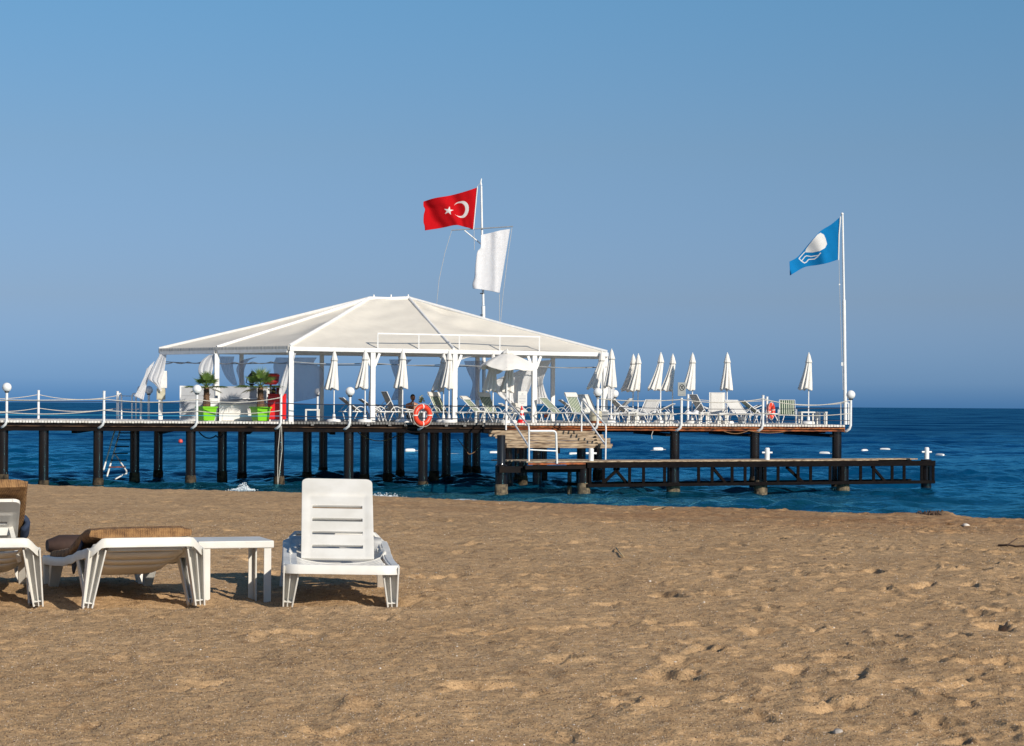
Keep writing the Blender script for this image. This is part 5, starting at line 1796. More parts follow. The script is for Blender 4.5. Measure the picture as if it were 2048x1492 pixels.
# potted palms
def palm(px, b, label, H, seed, leaves, rz=0.5):
    base = DK(px, b)
    t = thing('potted_palm', label, 'palm', base)
    g = random.Random(seed)
    m = MB()
    m.box((0, 0, 0.24), (0.42, 0.42, 0.44), taper=1.28, rot=None)
    m.box((0, 0, 0.485), (0.60, 0.60, 0.05))
    rot = Matrix.Rotation(rz, 3, 'Z')
    m.v = [rot @ p + base for p in m.v]
    pl = m.build('planter', M['green_pot'], t, bevel=0.012)
    m = MB(); m.box((0, 0, 0.505), (0.5, 0.5, 0.02)); m.v = [rot @ p + base for p in m.v]
    m.build('soil', M['soil'], pl)
    m = MB()
    m.lathe([(0.135, 0.46), (0.13, 0.62), (0.105, 0.78), (0.09, H - 0.12), (0.075, H)], 16, base, rfun=lambda a, i: 1 + 0.10 * math.sin(a * 5 + i * 1.7))
    tr = m.build('trunk', M['palm_trunk'], t, smooth='auto')
    for k in range(26):
        a = g.uniform(0, 2 * PI); z = g.uniform(0.62, H)
        p = base + Vector((math.cos(a) * 0.09, math.sin(a) * 0.09, z))
        m = MB(); m.bar(p, p + Vector((math.cos(a) * 0.05, math.sin(a) * 0.05, 0.07)), 0.03, 0.012, w1=0.012)
        m.build('husk', M['palm_trunk'], tr)
    crown = base + Vector((0, 0, H - 0.03))
    for (az, el, ln, dry) in leaves:
        az = az + g.uniform(-0.15, 0.15)
        d = Vector((math.cos(az) * math.cos(el), math.sin(az) * math.cos(el), math.sin(el)))
        tip = crown + d * ln * 0.42
        m = MB()
        m.tube([crown, crown + d * ln * 0.22 + Vector((0, 0, 0.015)), tip], 0.011, 5)
        side = d.cross(Vector((0, 0, 1)))
        if side.length < 0.1: side = Vector((1, 0, 0))
        side.normalize(); upv = side.cross(d).normalized()
        nb = 19
        for q in range(nb):
            an = (q / (nb - 1) - 0.5) * R(190)
            dd = (d * math.cos(an) + side * math.sin(an)).normalized()
            L = ln * 0.60 * (1 - 0.25 * abs(an) / 1.65) * g.uniform(0.88, 1.08)
            droop = 0.10 + 0.13 * g.random()
            w = 0.017
            s2 = dd.cross(upv).normalized()
            fold = upv * 0.012
            p0 = tip; p1 = tip + dd * L * 0.5 - Vector((0, 0, 0.25 * droop * L)); p2 = tip + dd * L - Vector((0, 0, droop * L * 1.1))
            m.add([p0 + s2 * 0.006, p0 - s2 * 0.006, p1 + s2 * w + fold, p1 - s2 * w + fold, p1, p2], [(0, 2, 4), (0, 4, 1), (1, 4, 3), (2, 5, 4), (4, 5, 3)])
        m.build('leaf', M['palm_dry'] if dry else M['palm_leaf'], t)
    return t


def palm_leaves(up_len):
    out = []
    for k in range(6): out.append((k * 1.05 + 0.3, R(64 + 9 * (k % 3)), up_len, 0))
    for k in range(5): out.append((k * 1.25 + 0.5, R(38), up_len * 0.95, 0))
    for az in (0.05, -0.35, 0.5, -0.7): out.append((az, R(6), up_len * 1.2, 0))
    for az in (PI - 0.1, PI + 0.4, PI - 0.5, PI + 0.8): out.append((az, R(6), up_len * 1.25, 0))
    out += [(0.2, R(-14), up_len * 0.9, 1), (PI - 0.2, R(-12), up_len * 0.95, 1), (-PI / 2, R(5), up_len * 0.8, 0)]
    return out


palm(413, 0.75, 'fan palm in a lime green square planter behind the globe lamp', 1.20, 3, palm_leaves(0.68), 0.62)
palm(521, 0.75, 'fan palm in a lime green square planter beside the red cabinet', 1.22, 5, palm_leaves(0.82), 0.62)

# yellow flowers in a vase by the bather
base = DK(842, 2.8)
t = thing('flower_vase', 'bunch of yellow flowers beside the seated bather', 'flowers', base)
zf = W(842, 800, base.y).z
MB().lathe([(0.05, 0.0), (0.07, 0.1), (0.06, 0.3), (0.035, zf - DECK - 0.2), (0.05, zf - DECK - 0.15)], 14, base).build('vase', M['white_paint'], t, smooth='auto')
g = random.Random(4)
m = MB()
for k in range(60):
    p = Vector((base.x + g.gauss(0, 0.06), base.y + g.gauss(0, 0.06), zf + g.gauss(0, 0.06)))
    m.sphere(p, g.uniform(0.012, 0.026), 6, 4)
m.build('blossom', M['yellow'], t)

# seated bather
def person_at(px, b):
    base = DK(px, b)
    base.z -= 0.27
    t = thing('person', 'dark-haired bare-chested person sitting low on the deck holding a drink', 'person', base, -1.25)
    base = base.copy()
    V = [  # pelvis first: x forward, z up
        ((0, 0, 0.43), .135), ((0.0, 0, 0.58), .125), ((0.03, 0, 0.76), .14), ((0.05, 0, 0.90), .12), ((0.07, 0, 0.98), .055), ((0.085, 0, 1.03), .055),
        ((0.05, 0.17, 0.88), .065), ((0.12, 0.24, 0.66), .048), ((0.34, 0.18, 0.62), .038), ((0.41, 0.16, 0.63), .032),
        ((0.05, -0.17, 0.88), .065), ((0.16, -0.24, 0.70), .048), ((0.36, -0.16, 0.86), .038), ((0.41, -0.12, 0.91), .032),
        ((0.10, 0.10, 0.41), .10), ((0.42, 0.15, 0.74), .07), ((0.60, 0.15, 0.40), .045), ((0.63, 0.15, 0.33), .038), ((0.76, 0.16, 0.31), .028),
        ((0.10, -0.10, 0.41), .10), ((0.44, -0.15, 0.70), .07), ((0.62, -0.15, 0.40), .045), ((0.65, -0.15, 0.33), .038), ((0.78, -0.16, 0.31), .028)]
    E = [(0, 1), (1, 2), (2, 3), (3, 4), (4, 5), (3, 6), (6, 7), (7, 8), (8, 9), (3, 10), (10, 11), (11, 12), (12, 13), (0, 14), (14, 15), (15, 16), (16, 17), (17, 18), (0, 19), (19, 20), (20, 21), (21, 22), (22, 23)]
    for hand, dirs, thumb in ((9, [Vector((0.07, 0.02 - 0.016 * k, 0.012 - 0.02 * 0)) for k in range(4)], Vector((0.035, -0.04, 0.02))), (13, [Vector((0.055, 0.045, 0.03 - 0.018 * k)) for k in range(4)], Vector((0.0, 0.05, 0.035)))):
        hp = Vector(V[hand][0])
        for d in dirs + [thumb]:
            V.append((tuple(hp + d * 0.6), .010)); E.append((hand, len(V) - 1))
            V.append((tuple(hp + d * 1.15 + Vector((0.0, 0, -0.012))), .008)); E.append((len(V) - 2, len(V) - 1))
    me = bpy.data.meshes.new('body')
    me.from_pydata([p for p, r in V], E, [])
    o = bpy.data.objects.new('body', me); col.objects.link(o); o.parent = t
    me.materials.append(M['skin'])
    md = o.modifiers.new('skin', 'SKIN')
    for i, (p, r) in enumerate(V): me.skin_vertices[0].data[i].radius = (r, r)
    me.skin_vertices[0].data[0].use_root = True
    sd = o.modifiers.new('sub', 'SUBSURF'); sd.levels = 2; sd.render_levels = 2
    m = MB(); m.sphere((0.115, 0, 1.135), 0.10, 18, 14, (1.0, 0.80, 1.22))
    for i, p in enumerate(m.v):
        if p.x > 0.19 and abs(p.y) < 0.025 and 1.09 < p.z < 1.15: p.x += 0.022
        if p.z < 1.06: p.y *= 0.86
    m.build('head', M['skin'], t, smooth=True, local=True)
    for s in (-1, 1):
        MB().sphere((0.105, s * 0.084, 1.13), 0.022, 8, 6, (0.7, 0.4, 1.2)).build('ear', M['skin'], t, smooth=True, local=True)
        MB().sphere((0.197, s * 0.032, 1.15), 0.011, 8, 6).build('eye', M['hair'], t, smooth=True, local=True)
    MB().bar((0.203, -0.022, 1.075), (0.203, 0.022, 1.075), 0.012, 0.007).build('mouth', M['dark_red'], t, local=True)
    m = MB(); m.sphere((0.095, 0, 1.175), 0.103, 18, 12, (1.0, 0.86, 0.98)); m.v = [Vector((p.x - max(0, 1.17 - p.z) * 0.5, p.y, max(p.z, 1.10 if p.x < 0.08 else 1.18))) for p in m.v]
    m.build('hair', M['hair'], t, smooth=True, local=True)
    m = MB()
    for s in (-1, 1): m.tube([Vector((-0.03, s * 0.09, 0.44)), Vector((0.10, s * 0.105, 0.43)), Vector((0.29, s * 0.13, 0.61))], 0.118, 12, r1=0.09)
    m.build('shorts', M['shorts'], t, smooth='auto', local=True)
    c = Matrix.Rotation(-1.25, 4, 'Z') @ Vector((0.43, -0.085, 0.93)) + base
    cup = thing('drinking_cup', 'white cup raised by the seated bather', 'cup', c)
    MB().lathe([(0.026, -0.05), (0.034, 0.05), (0.03, 0.05), (0.024, -0.04)], 12, c).build('body', M['tape'], cup, smooth='auto')
    return t


person_at(824, 4.0)
deck_lounger(800, 2.35, 8, 10, 'sling_white', 'white flat lounger in front of the bather', False, arms=False)

# ------------------------------------------------------------------ buoys
def sea_pt(px, py):
    """point of the sea surface seen at px, py"""
    dx, dy = px - CX, py - HY
    v = -dx * st + dy * ct
    Y = F * (EYE - SEA) / v
    return W(px, py, Y)


def buoy(px, py, label, ang=0.2, L=0.55, r=0.10):
    p = sea_pt(px, py)
    k = p.y / 110.0
    L, r = L * k, r * k
    t = thing('buoy', label, 'buoy', p, ang, group='white lane buoys floating beyond the pier')
    m = MB(); 
    prof = [(0.02, -L / 2), (r * 0.8, -L / 2 + 0.04 * k), (r, -L / 4), (r, L / 4), (r * 0.8, L / 2 - 0.04 * k), (0.02, L / 2)]
    m.lathe(prof, 14); m.v = [Vector((p_.z, p_.y, p_.x + 0.05 * k)) for p_ in m.v]
    m.build('float', M['white_paint'], t, smooth='auto', local=True)
    m = MB(); m.tube([Vector((L / 2, 0, 0.05)), Vector((L / 2 + 0.12 * k, 0, 0.05))], 0.025 * k, 8); m.build('eyelet', M['grey_metal'], t, local=True)
    return t


for px, py, an, lab in ((820, 903, 0.2, 'white lane buoy seen left of the near life ring pile'), (989, 908, 0.1, 'white lane buoy just left of the thick pile by the steps'), (1148, 910.5, 0.1, 'white lane buoy seen under the wooden steps'),
                        (1316, 900.5, 0.15, 'white lane buoy left of the first pile right of the steps'), (1649, 909, -0.4, 'white lane buoy left of the last pile of the pier'),
                        (1729, 904, 0.9, 'white lane buoy right of the last pile of the pier'), (1770, 902, -0.2, 'white lane buoy left of the last mooring post'), (1880, 913, -0.9, 'white lane buoy right of the last mooring post')):
    buoy(px, py, lab, an)
p = sea_pt(361, 886)
t = thing('buoy', 'small round red buoy floating between the left piles', 'buoy', p)
MB().sphere(p + Vector((0, 0, 0.12)), 0.17, 16, 12).build('float', M['buoy_red'], t, smooth=True)
MB().tube([p + Vector((0, 0, 0.27)), p + Vector((0, 0, 0.36))], 0.03, 8).build('eyelet', M['dark_metal'], t)
rope_line('thin floating rope of the swimming lane by the thick pile', [sea_pt(900, 907.5), sea_pt(960, 908.3), sea_pt(980, 908.3)], 0.03, 'rope', sag=0)
rope_line('thin floating rope of the swimming lane beside the steps', [sea_pt(1220, 904.5), sea_pt(1260, 903), sea_pt(1307, 901)], 0.03, 'rope', sag=0)

# ------------------------------------------------------------------ surf thrown up at the beach
g = random.Random(21)
m = MB()
for k in range(1500):
    if k < 1200:
        u = g.gauss(0, 1); px = 484 + 10 * u
        hgt = max(0.0, g.expovariate(1 / 3.6)) * math.exp(-((px - 487) / 11) ** 2)
        py = 983 - 0.05 * abs(px - 484) - min(17, hgt + g.uniform(0, 4))
        Y = 71.0 + g.gauss(0, 0.25)
    else:
        px = g.gauss(768, 14); py = 995 - min(9, max(0, g.expovariate(1 / 2.2))); Y = 66.0 + g.gauss(0, 0.3)
    p = W(px, py, Y)
    r = g.uniform(0.006, 0.022)
    m.add([p + Vector((r, 0, 0)), p + Vector((-r, 0, 0)), p + Vector((0, r, 0)), p + Vector((0, -r, 0)), p + Vector((0, 0, r)), p + Vector((0, 0, -r))],
          [(0, 2, 4), (2, 1, 4), (1, 3, 4), (3, 0, 4), (2, 0, 5), (1, 2, 5), (3, 1, 5), (0, 3, 5)])
o = m.build('sea_foam', M['foam'], None); tag(o, 'white splash of surf breaking at the edge of the sand', 'foam', kind='stuff')

# ------------------------------------------------------------------ plastic loungers on the sand
WL = 0.37


def zprof(y):
    """height of the side rail: high at the head, lower toward the foot"""
    pts = [(0, .335), (.10, .335), (.35, .315), (.7, .275), (1.0, .25), (1.4, .24), (1.75, .235), (1.9, .235)]
    for (a, za), (b, zb_) in zip(pts, pts[1:]):
        if y <= b:
            f = (y - a) / (b - a); f = f * f * (3 - 2 * f) if 0 < f < 1 else max(0, min(1, f))
            return za + (zb_ - za) * f
    return pts[-1][1]


def zrim(x, y):
    """rail height including the arch across the head end"""
    a = max(0.0, min(1.0, (abs(x) - 0.275) / 0.095)); a = 1 - a * a * (3 - 2 * a)
    b = max(0.0, min(1.0, y / 0.16)); b = 1 - b * b * (3 - 2 * b)
    return zprof(y) + 0.065 * a * b


def plan_path(w, l, r, n=6, inset=0.0):
    out = []
    cs = [(w - r, l - r, 0), (-w + r, l - r, PI / 2), (-w + r, r, PI), (w - r, r, 1.5 * PI)]
    for cx_, cy_, a0 in cs:
        for k in range(n + 1):
            a = a0 + PI / 2 * k / n
            out.append((cx_ + math.cos(a) * (r - inset), cy_ + math.sin(a) * (r - inset)))
    # add points along the straight sides
    res = []
    for i, p in enumerate(out):
        q = out[(i + 1) % len(out)]
        res.append(p)
        d = math.hypot(q[0] - p[0], q[1] - p[1])
        if d > 0.2:
            k = int(d / 0.08)
            for j in range(1, k): res.append((p[0] + (q[0] - p[0]) * j / k, p[1] + (q[1] - p[1]) * j / k))
    return res


def rim_mesh(w, l, r, hgt, thick, zoff=0.0):
    """vertical band running round the plan outline with a rounded lip on top"""
    m = MB()
    sec = [(0.0, -hgt), (0.0, -0.008), (-0.006, 0.0), (-thick + 0.006, 0.0), (-thick, -0.010), (-thick, -0.022), (-0.006, -0.026), (-0.006, -hgt)]
    rings = []
    pth = plan_path(w, l, r)
    for i, (x, y) in enumerate(pth):
        x0, y0 = pth[i - 1]; x1, y1 = pth[(i + 1) % len(pth)]
        tx, ty = x1 - x0, y1 - y0
        L = math.hypot(tx, ty); nx, ny = ty / L, -tx / L
        z = zrim(x, y) + zoff
        rings.append([Vector((x + nx * s, y + ny * s, z + h)) for s, h in sec])
    k = len(sec)
    vs = [p for rg_ in rings for p in rg_]
    fs = []
    for i in range(len(rings)):
        a, b = i * k, ((i + 1) % len(rings)) * k
        for j in range(k): fs.append((a + j, b + j, b + (j + 1) % k, a + (j + 1) % k))
    m.add(vs, fs)
    return m


def back_panel_mesh(w=0.245, l=0.80):
    """flat backrest with rounded top, raised border and four slots; v runs from hinge (0) to top (l)"""
    slots = [0.115, 0.245, 0.375, 0.505]
    sh = 0.033
    ys_ = [0.0, 0.03]
    for s in slots: ys_ += [s - sh / 2 - 0.012, s - sh / 2, s, s + sh / 2, s + sh / 2 + 0.012]
    ys_ += [0.60, 0.625, 0.632, 0.66, 0.70, 0.735, 0.755, 0.772, 0.785, 0.795, l]
    r = 0.045
    sx = [-1, -0.97, -0.84, -0.80, -0.72, -0.70, -0.35, 0, 0.35, 0.70, 0.72, 0.80, 0.84, 0.97, 1]
    m = MB(); P = []
    for y in ys_:
        hw = w
        if y > l - r: hw = w - r + math.sqrt(max(0, r * r - (y - (l - r)) ** 2))
        row = []
        for s in sx:
            x = s * hw if abs(s) > 0.9 else s * w
            x = max(-hw, min(hw, x))
            # shallow recessed field inside the border
            z = -0.004 if (abs(s) <= 0.80 and 0.0 < y < 0.63) else 0.0
            z += 0.010 * math.sin(PI * y / l)
            row.append(Vector((x, y, z)))
        P.append(row)
    vs = [p for row in P for p in row]
    nb = len(sx); fs = []
    for i in range(len(ys_) - 1):
        yc = (ys_[i] + ys_[i + 1]) / 2
        for j in range(nb - 1):
            xc = (sx[j] + sx[j + 1]) / 2
            if abs(xc) < 0.71 and any(abs(yc - s) < sh / 2 for s in slots): continue
            fs.append((i * nb + j, i * nb + j + 1, (i + 1) * nb + j + 1, (i + 1) * nb + j))
    m.add(vs, fs)
    return m


def u_leg(top, foot, wt, wb, face, dt=0.075, db=0.045):
    """channel leg open toward its end of the lounger: a web behind, two flanges and a middle rib"""
    m = MB()
    top, foot = Vector(top), Vector(foot)
    f = Vector((0, face, 0)); x = Vector((1, 0, 0))
    m.bar(top + f * (-dt / 2), foot + f * (-db / 2), wt, 0.008, up=(0, 1, 0), w1=wb, h1=0.008)
    for k, th, sh in ((-1, 0.010, 0.0), (0.12, 0.008, -0.006), (1, 0.010, 0.0)):
        m.bar(top + x * (k * (wt / 2 - 0.005)) + f * (0.004 + sh), foot + x * (k * (wb / 2 - 0.005)) + f * (0.004 + sh), th, dt + 2 * sh, up=(0, 1, 0), w1=th, h1=db + 2 * sh)
    # foot plate
    d = (top - foot).normalized()
    m.bar(foot + d * 0.03, foot + d * 0.036, wb - 0.004, db - 0.006, up=(0, 1, 0))
    return m


G_SAND = 'white plastic loungers on the sand'


def resin_lounger(loc, rotz, label, alpha, pitch=0.0, prop=True, roll=0.0):
    t = thing('plastic_lounger', label, 'sun lounger', loc, rot=(pitch, roll, rotz), group=G_SAND)
    pm = M['plastic']
    rim_mesh(WL, 1.9, 0.11, 0.058, 0.055).build('frame', pm, t, smooth='auto', local=True, angle=40)
    # inner ledge that carries the slats
    for s in (-1, 1):
        pts = [0.14 + k * 0.106 for k in range(17)]
        vs_, fs_ = [], []
        for y in pts:
            z = zprof(y) - 0.03
            vs_ += [Vector((s * 0.29 + a, y, z + c)) for a, c in ((-.015, -.025), (.055 * s, -.025), (.055 * s, .02), (-.015, .025))]
        for i in range(len(pts) - 1):
            for j in range(4): fs_.append((i * 4 + j, i * 4 + 4 + j, i * 4 + 4 + (j + 1) % 4, i * 4 + (j + 1) % 4))
        fs_ += [(0, 1, 2, 3), tuple(len(vs_) - 1 - q for q in range(4))]
        m = MB(); m.add(vs_, fs_); m.build('side_rail', pm, t, local=True)
    # seat slats, dished in the middle
    for k in range(8):
        y = 0.90 + k * 0.115
        P = []
        for i in range(3):
            row = []
            for j in range(13):
                u = j / 12 * 2 - 1
                row.append(Vector((u * 0.285, y + (i - 1) * 0.048, zprof(y) - 0.012 - 0.045 * (1 - u * u) ** 0.7)))
            P.append(row)
        m = MB(); m.grid(P); m.build('slat', pm, t, smooth=True, local=True, solid=0.016)
    # end panels of the head and foot
    for y0, y1 in ((0.045, 0.085),):
        m = MB(); m.bar((-0.24, 0.06, zprof(0.05) + 0.012), (0.24, 0.06, zprof(0.05) + 0.012), 0.05, 0.030); m.build('end_bar', pm, t, local=True)
    # dished panel under the head end, with two slots
    slots = ((0.17, 0.20), (0.31, 0.34), (0.45, 0.48))
    vs_y = [0.09, 0.17, 0.20, 0.25, 0.31, 0.34, 0.39, 0.45, 0.48, 0.56, 0.64, 0.72, 0.80]
    P = []
    for y in vs_y:
        row = []
        for j in range(15):
            u = j / 14 * 2 - 1
            dip = -0.01 + 0.150 * min(1, max(0, (y - 0.07) / 0.66)) ** 0.9 * (1 - abs(u) ** 5)
            row.append(Vector((u * 0.325, y, zrim(u * 0.30, y * 0.6) - 0.02 - max(0, dip))))
        P.append(row)
    m = MB(); vs_ = [p for row in P for p in row]; fs_ = []
    for i in range(len(vs_y) - 1):
        for j in range(14):
            if any(abs((vs_y[i] + vs_y[i + 1]) / 2 - (a + b) / 2) < 0.005 for a, b in slots) and 2 <= j <= 11: continue
            fs_.append((i * 15 + j, i * 15 + j + 1, (i + 1) * 15 + j + 1, (i + 1) * 15 + j))
    m.add(vs_, fs_); m.build('under_panel', pm, t, smooth='auto', local=True, solid=0.012)
    # backrest
    hy, hz = 0.86, zprof(0.86) - 0.03
    m = back_panel_mesh()
    rx = Matrix.Rotation(PI - alpha, 3, 'X') @ Matrix.Diagonal(Vector((1, 1, -1)))
    m.v = [rx @ p + Vector((0, hy, hz)) for p in m.v]
    bk = m.build('backrest', pm, t, smooth='auto', local=True, solid=0.022, bevel=0.004)
    if prop and alpha > 0.15:
        for s in (-1, 1):
            q = rx @ Vector((s * 0.2, 0.42, 0)) + Vector((0, hy, hz))
            m = MB(); m.bar(q, (s * 0.24, 0.22, zprof(0.22) - 0.07), 0.028, 0.045, up=(0, 1, 0)); m.build('prop', pm, t, local=True)
        q0 = rx @ Vector((-0.2, 0.42, -0.02)) + Vector((0, hy, hz)); q1 = rx @ Vector((0.2, 0.42, -0.02)) + Vector((0, hy, hz))
        m = MB(); m.bar(q0, q1, 0.03, 0.05); m.build('prop', pm, t, local=True)
    # legs: a converging pair on each side at the head and at the foot
    for s in (-1, 1):
        for (ya, yb, yf, fc) in ((0.07, 0.46, 0.17, -1), (1.83, 1.46, 1.72, 1)):
            u_leg((s * (WL - 0.062), ya, zprof(ya) - 0.005), (s * (WL - (0.014 if ya < 1 else 0.040)), yf + 0.03 * fc, -0.035), 0.112, 0.066, fc).build('leg', pm, t, local=True, bevel=0.002)
            u_leg((s * (WL - 0.045), yb, zprof(yb) - 0.03), (s * (WL - 0.045), yf - 0.055 * fc, -0.035), 0.085, 0.052, fc).build('leg', pm, t, local=True, bevel=0.002)
    return t


def ground(px, Y):
    x = (px - CX) / F * Y
    return Vector((x, Y, float(sand_z(x, Y))))


def foot_spot(x, y):
    return Vector((x, y, float(beach_base(np.float64(x), np.float64(y))) - 0.0))


lx = lambda px, Y: (px - CX) / F * Y
# middle lounger: head toward the beach side, foot toward the sea
A_loc = foot_spot(lx(299, 13.72), 13.72) + Vector((0, 0, 0.028))
loungerA = resin_lounger(A_loc, R(21), 'white plastic lounger with flat back under a folded brown mattress', R(7.0), pitch=R(-1.9))
# right lounger: foot toward us, back raised
B_foot = (lx(684, 13.78), 13.78)
rzB = PI + R(5.9)
mB = Matrix.Rotation(rzB, 3, 'Z')
pB = Vector((B_foot[0], B_foot[1], 0)) - mB @ Vector((0, 1.9, 0))
loungerB = resin_lounger(foot_spot(pB.x, pB.y) + Vector((0, 0, -0.033)), rzB, 'white plastic lounger with raised slotted back, facing us', R(42.0), pitch=R(1.9), roll=R(-0.9), prop=True)
# left lounger, cut by the frame
C_loc = foot_spot(lx(-36, 13.66), 13.66) + Vector((0, 0, 0.02))
loungerC = resin_lounger(C_loc, R(15), 'white plastic lounger at the frame edge with raised back and brown cushion', R(30), pitch=R(-1.0))

# side table between the loungers
tb = (-1.862, 14.56)
t = thing('plastic_table', 'low white plastic table between the two loungers', 'table', foot_spot(*tb), R(18), group=None)
hT = 0.372
m = MB(); m.box((0, 0, hT - 0.024), (0.50, 0.46, 0.048)); m.build('tabletop', M['plastic'], t, bevel=0.006, local=True)
for sx_, sy_, ox, oy in ((-1, -1, 0.03, 0.01), (1, -1, 0.012, 0.01), (-1, 1, 0.03, 0.01), (1, 1, 0.03, 0.01)):
    x, y = sx_ * (0.25 - ox - 0.028), sy_ * (0.23 - oy - 0.028)
    m = MB()
    m.box((x, y + sy_ * 0.022, (hT - 0.049 - 0.09) / 2), (0.048, 0.011, hT - 0.049 + 0.09))
    m.box((x + sx_ * 0.0185, y - sy_ * 0.0065, (hT - 0.049 - 0.09) / 2), (0.011, 0.045, hT - 0.049 + 0.09))
    m.build('leg', M['plastic'], t, bevel=0.002, local=True)


# mattresses
def slab(name, label, path, w, thick, parent_mat, mats, cat='cushion', ny=18, bulge=0.25):
    """cushion following a path of local (y, z) points; soft rounded edges"""
    m = MB()
    rings = []
    n = len(path)
    for i, (y, z) in enumerate(path):
        y0, z0 = path[max(i - 1, 0)]; y1, z1 = path[min(i + 1, n - 1)]
        ty, tz = y1 - y0, z1 - z0; L = math.hypot(ty, tz); ny_, nz_ = -tz / L, ty / L
        if nz_ < 0 and i < 3: pass
        e = min(1.0, (min(i, n - 1 - i)) / 1.5)
        th = thick * (0.72 + 0.28 * e)
        ring_ = []
        for k in range(24):
            a = 2 * PI * k / 24
            cx_ = math.copysign(abs(math.cos(a)) ** 0.18, math.cos(a)); cz_ = math.copysign(abs(math.sin(a)) ** 0.5, math.sin(a))
            off = th / 2 * (1 + cz_)
            wob = 0.004 * math.sin(9 * y + 5 * a)
            ring_.append(parent_mat @ Vector((cx_ * w / 2 + wob, y + ny_ * off, z + nz_ * off + wob)))
        rings.append(ring_)
    vs_ = [p for r_ in rings for p in r_]
    fs_ = []
    for i in range(n - 1):
        for k in range(24):
            fs_.append((i * 24 + k, i * 24 + (k + 1) % 24, (i + 1) * 24 + (k + 1) % 24, (i + 1) * 24 + k))
    fs_.append(tuple(range(23, -1, -1))); fs_.append(tuple((n - 1) * 24 + k for k in range(24)))
    m.add(vs_, fs_)
    o = m.build(name, mats, None, smooth='auto', angle=60)
    return o


mA = parent_matrix(loungerA)
pathA = [(0.045, 0.400), (0.10, 0.398), (0.25, 0.380), (0.42, 0.350), (0.58, 0.315), (0.72, 0.280), (0.84, 0.252), (0.96, 0.238), (1.15, 0.230), (1.35, 0.226), (1.55, 0.224)]
tA = thing('mattress', 'folded brown woven mattress with navy trim lying on the flat lounger', 'mattress', mA @ Vector((0, 0.7, 0.4)))


def reparent(o, p):
    o.parent = p
    o.data.transform(parent_matrix(p).inverted())
    return o


shA = mA @ Matrix.Translation((-0.035, 0, 0))
reparent(slab('pad', None, pathA, 0.64, 0.075, shA, M['wicker']), tA)
# navy lining showing along the left side of the fold
m = MB(); P = []
for i in range(6):
    v = i / 5
    P.append([mA @ Vector((-0.342 - 0.008 * math.sin(PI * v), 0.36 + 0.34 * j / 8, 0.385 - 0.19 * (j / 8) * 0.75 - v * (0.03 + 0.06 * j / 8))) for j in range(9)])
m.grid(P); m.build('navy_trim', M['navy'], tA, smooth=True, solid=0.012)
# rolled end at the foot
m = MB(); n_ = 26
rings = []
for j in range(9):
    u = j / 8; x = -0.36 + 0.66 * u
    e = math.sin(PI * min(1, max(0, (u * 8 + 0.6) / 1.6)) / 2) if u < 0.2 else (math.sin(PI * min(1, max(0, ((1 - u) * 8 + 0.6) / 1.6)) / 2) if u > 0.8 else 1)
    rings.append([mA @ Vector((x, 1.66 + math.cos(2 * PI * k / n_) * 0.13 * e, zprof(1.6) + 0.072 + math.sin(2 * PI * k / n_) * 0.072 * e)) for k in range(n_)])
m.add([p for r_ in rings for p in r_], [(i * n_ + k, i * n_ + (k + 1) % n_, (i + 1) * n_ + (k + 1) % n_, (i + 1) * n_ + k) for i in range(8) for k in range(n_)] + [tuple(range(n_ - 1, -1, -1)), tuple(8 * n_ + k for k in range(n_))])
m.build('rolled_end', mat('brown_roll', (0.050, 0.026, 0.019), 0.85, var=0.2, scale=25), tA, smooth='auto')

mC = parent_matrix(loungerC)
al = R(30)
tC = thing('mattress', 'brown woven cushion leaning on the raised lounger back at the frame edge', 'mattress', mC @ Vector((0, 0.5, 0.5)))
pathC = []
hy, hz = 0.86, zprof(0.86) - 0.0
for k in range(10):
    s = 0.02 + 0.86 * k / 9
    pathC.append((hy - s * math.cos(al), hz + s * math.sin(al)))
shC = mC @ Matrix.Translation((0.02, 0.0, 0.012))
reparent(slab('pad', None, pathC[::-1], 0.53, 0.075, shC, M['wicker']), tC)
m = MB(); P = []
for i in range(7):
    v = i / 6
    P.append([mC @ Vector((0.272 + 0.035 * math.sin(PI * v) , hy - (0.26 + 0.15 * j / 6) * math.cos(al), hz + (0.26 + 0.15 * j / 6) * math.sin(al) + 0.06 - 0.09 * v)) for j in range(7)])
m.grid(P); m.build('navy_trim', M['navy'], tC, smooth=True, solid=0.03)

# ------------------------------------------------------------------ small things on the sand
g = random.Random(8)


def pebble_mesh(m, p, r, gq):
    n, rn = 7, 4
    sx_, sy_, sz_ = gq.uniform(0.7, 1.4), gq.uniform(0.7, 1.2), gq.uniform(0.35, 0.7)
    vs_ = [p + Vector((0, 0, -r * sz_))]
    a0 = gq.uniform(0, 6)
    for i in range(1, rn):
        th = PI * i / rn
        for j in range(n):
            a = a0 + 2 * PI * j / n
            k = gq.uniform(0.82, 1.12)
            vs_.append(p + Vector((math.sin(th) * math.cos(a) * r * sx_ * k, math.sin(th) * math.sin(a) * r * sy_ * k, -math.cos(th) * r * sz_ * k)))
    vs_.append(p + Vector((0, 0, r * sz_)))
    fs_ = [(0, 1 + (j + 1) % n, 1 + j) for j in range(n)]
    for i in range(rn - 2):
        for j in range(n):
            fs_.append((1 + i * n + j, 1 + i * n + (j + 1) % n, 1 + (i + 1) * n + (j + 1) % n, 1 + (i + 1) * n + j))
    L = len(vs_) - 1
    fs_ += [(L, 1 + (rn - 2) * n + j, 1 + (rn - 2) * n + (j + 1) % n) for j in range(n)]
    m.add(vs_, fs_)




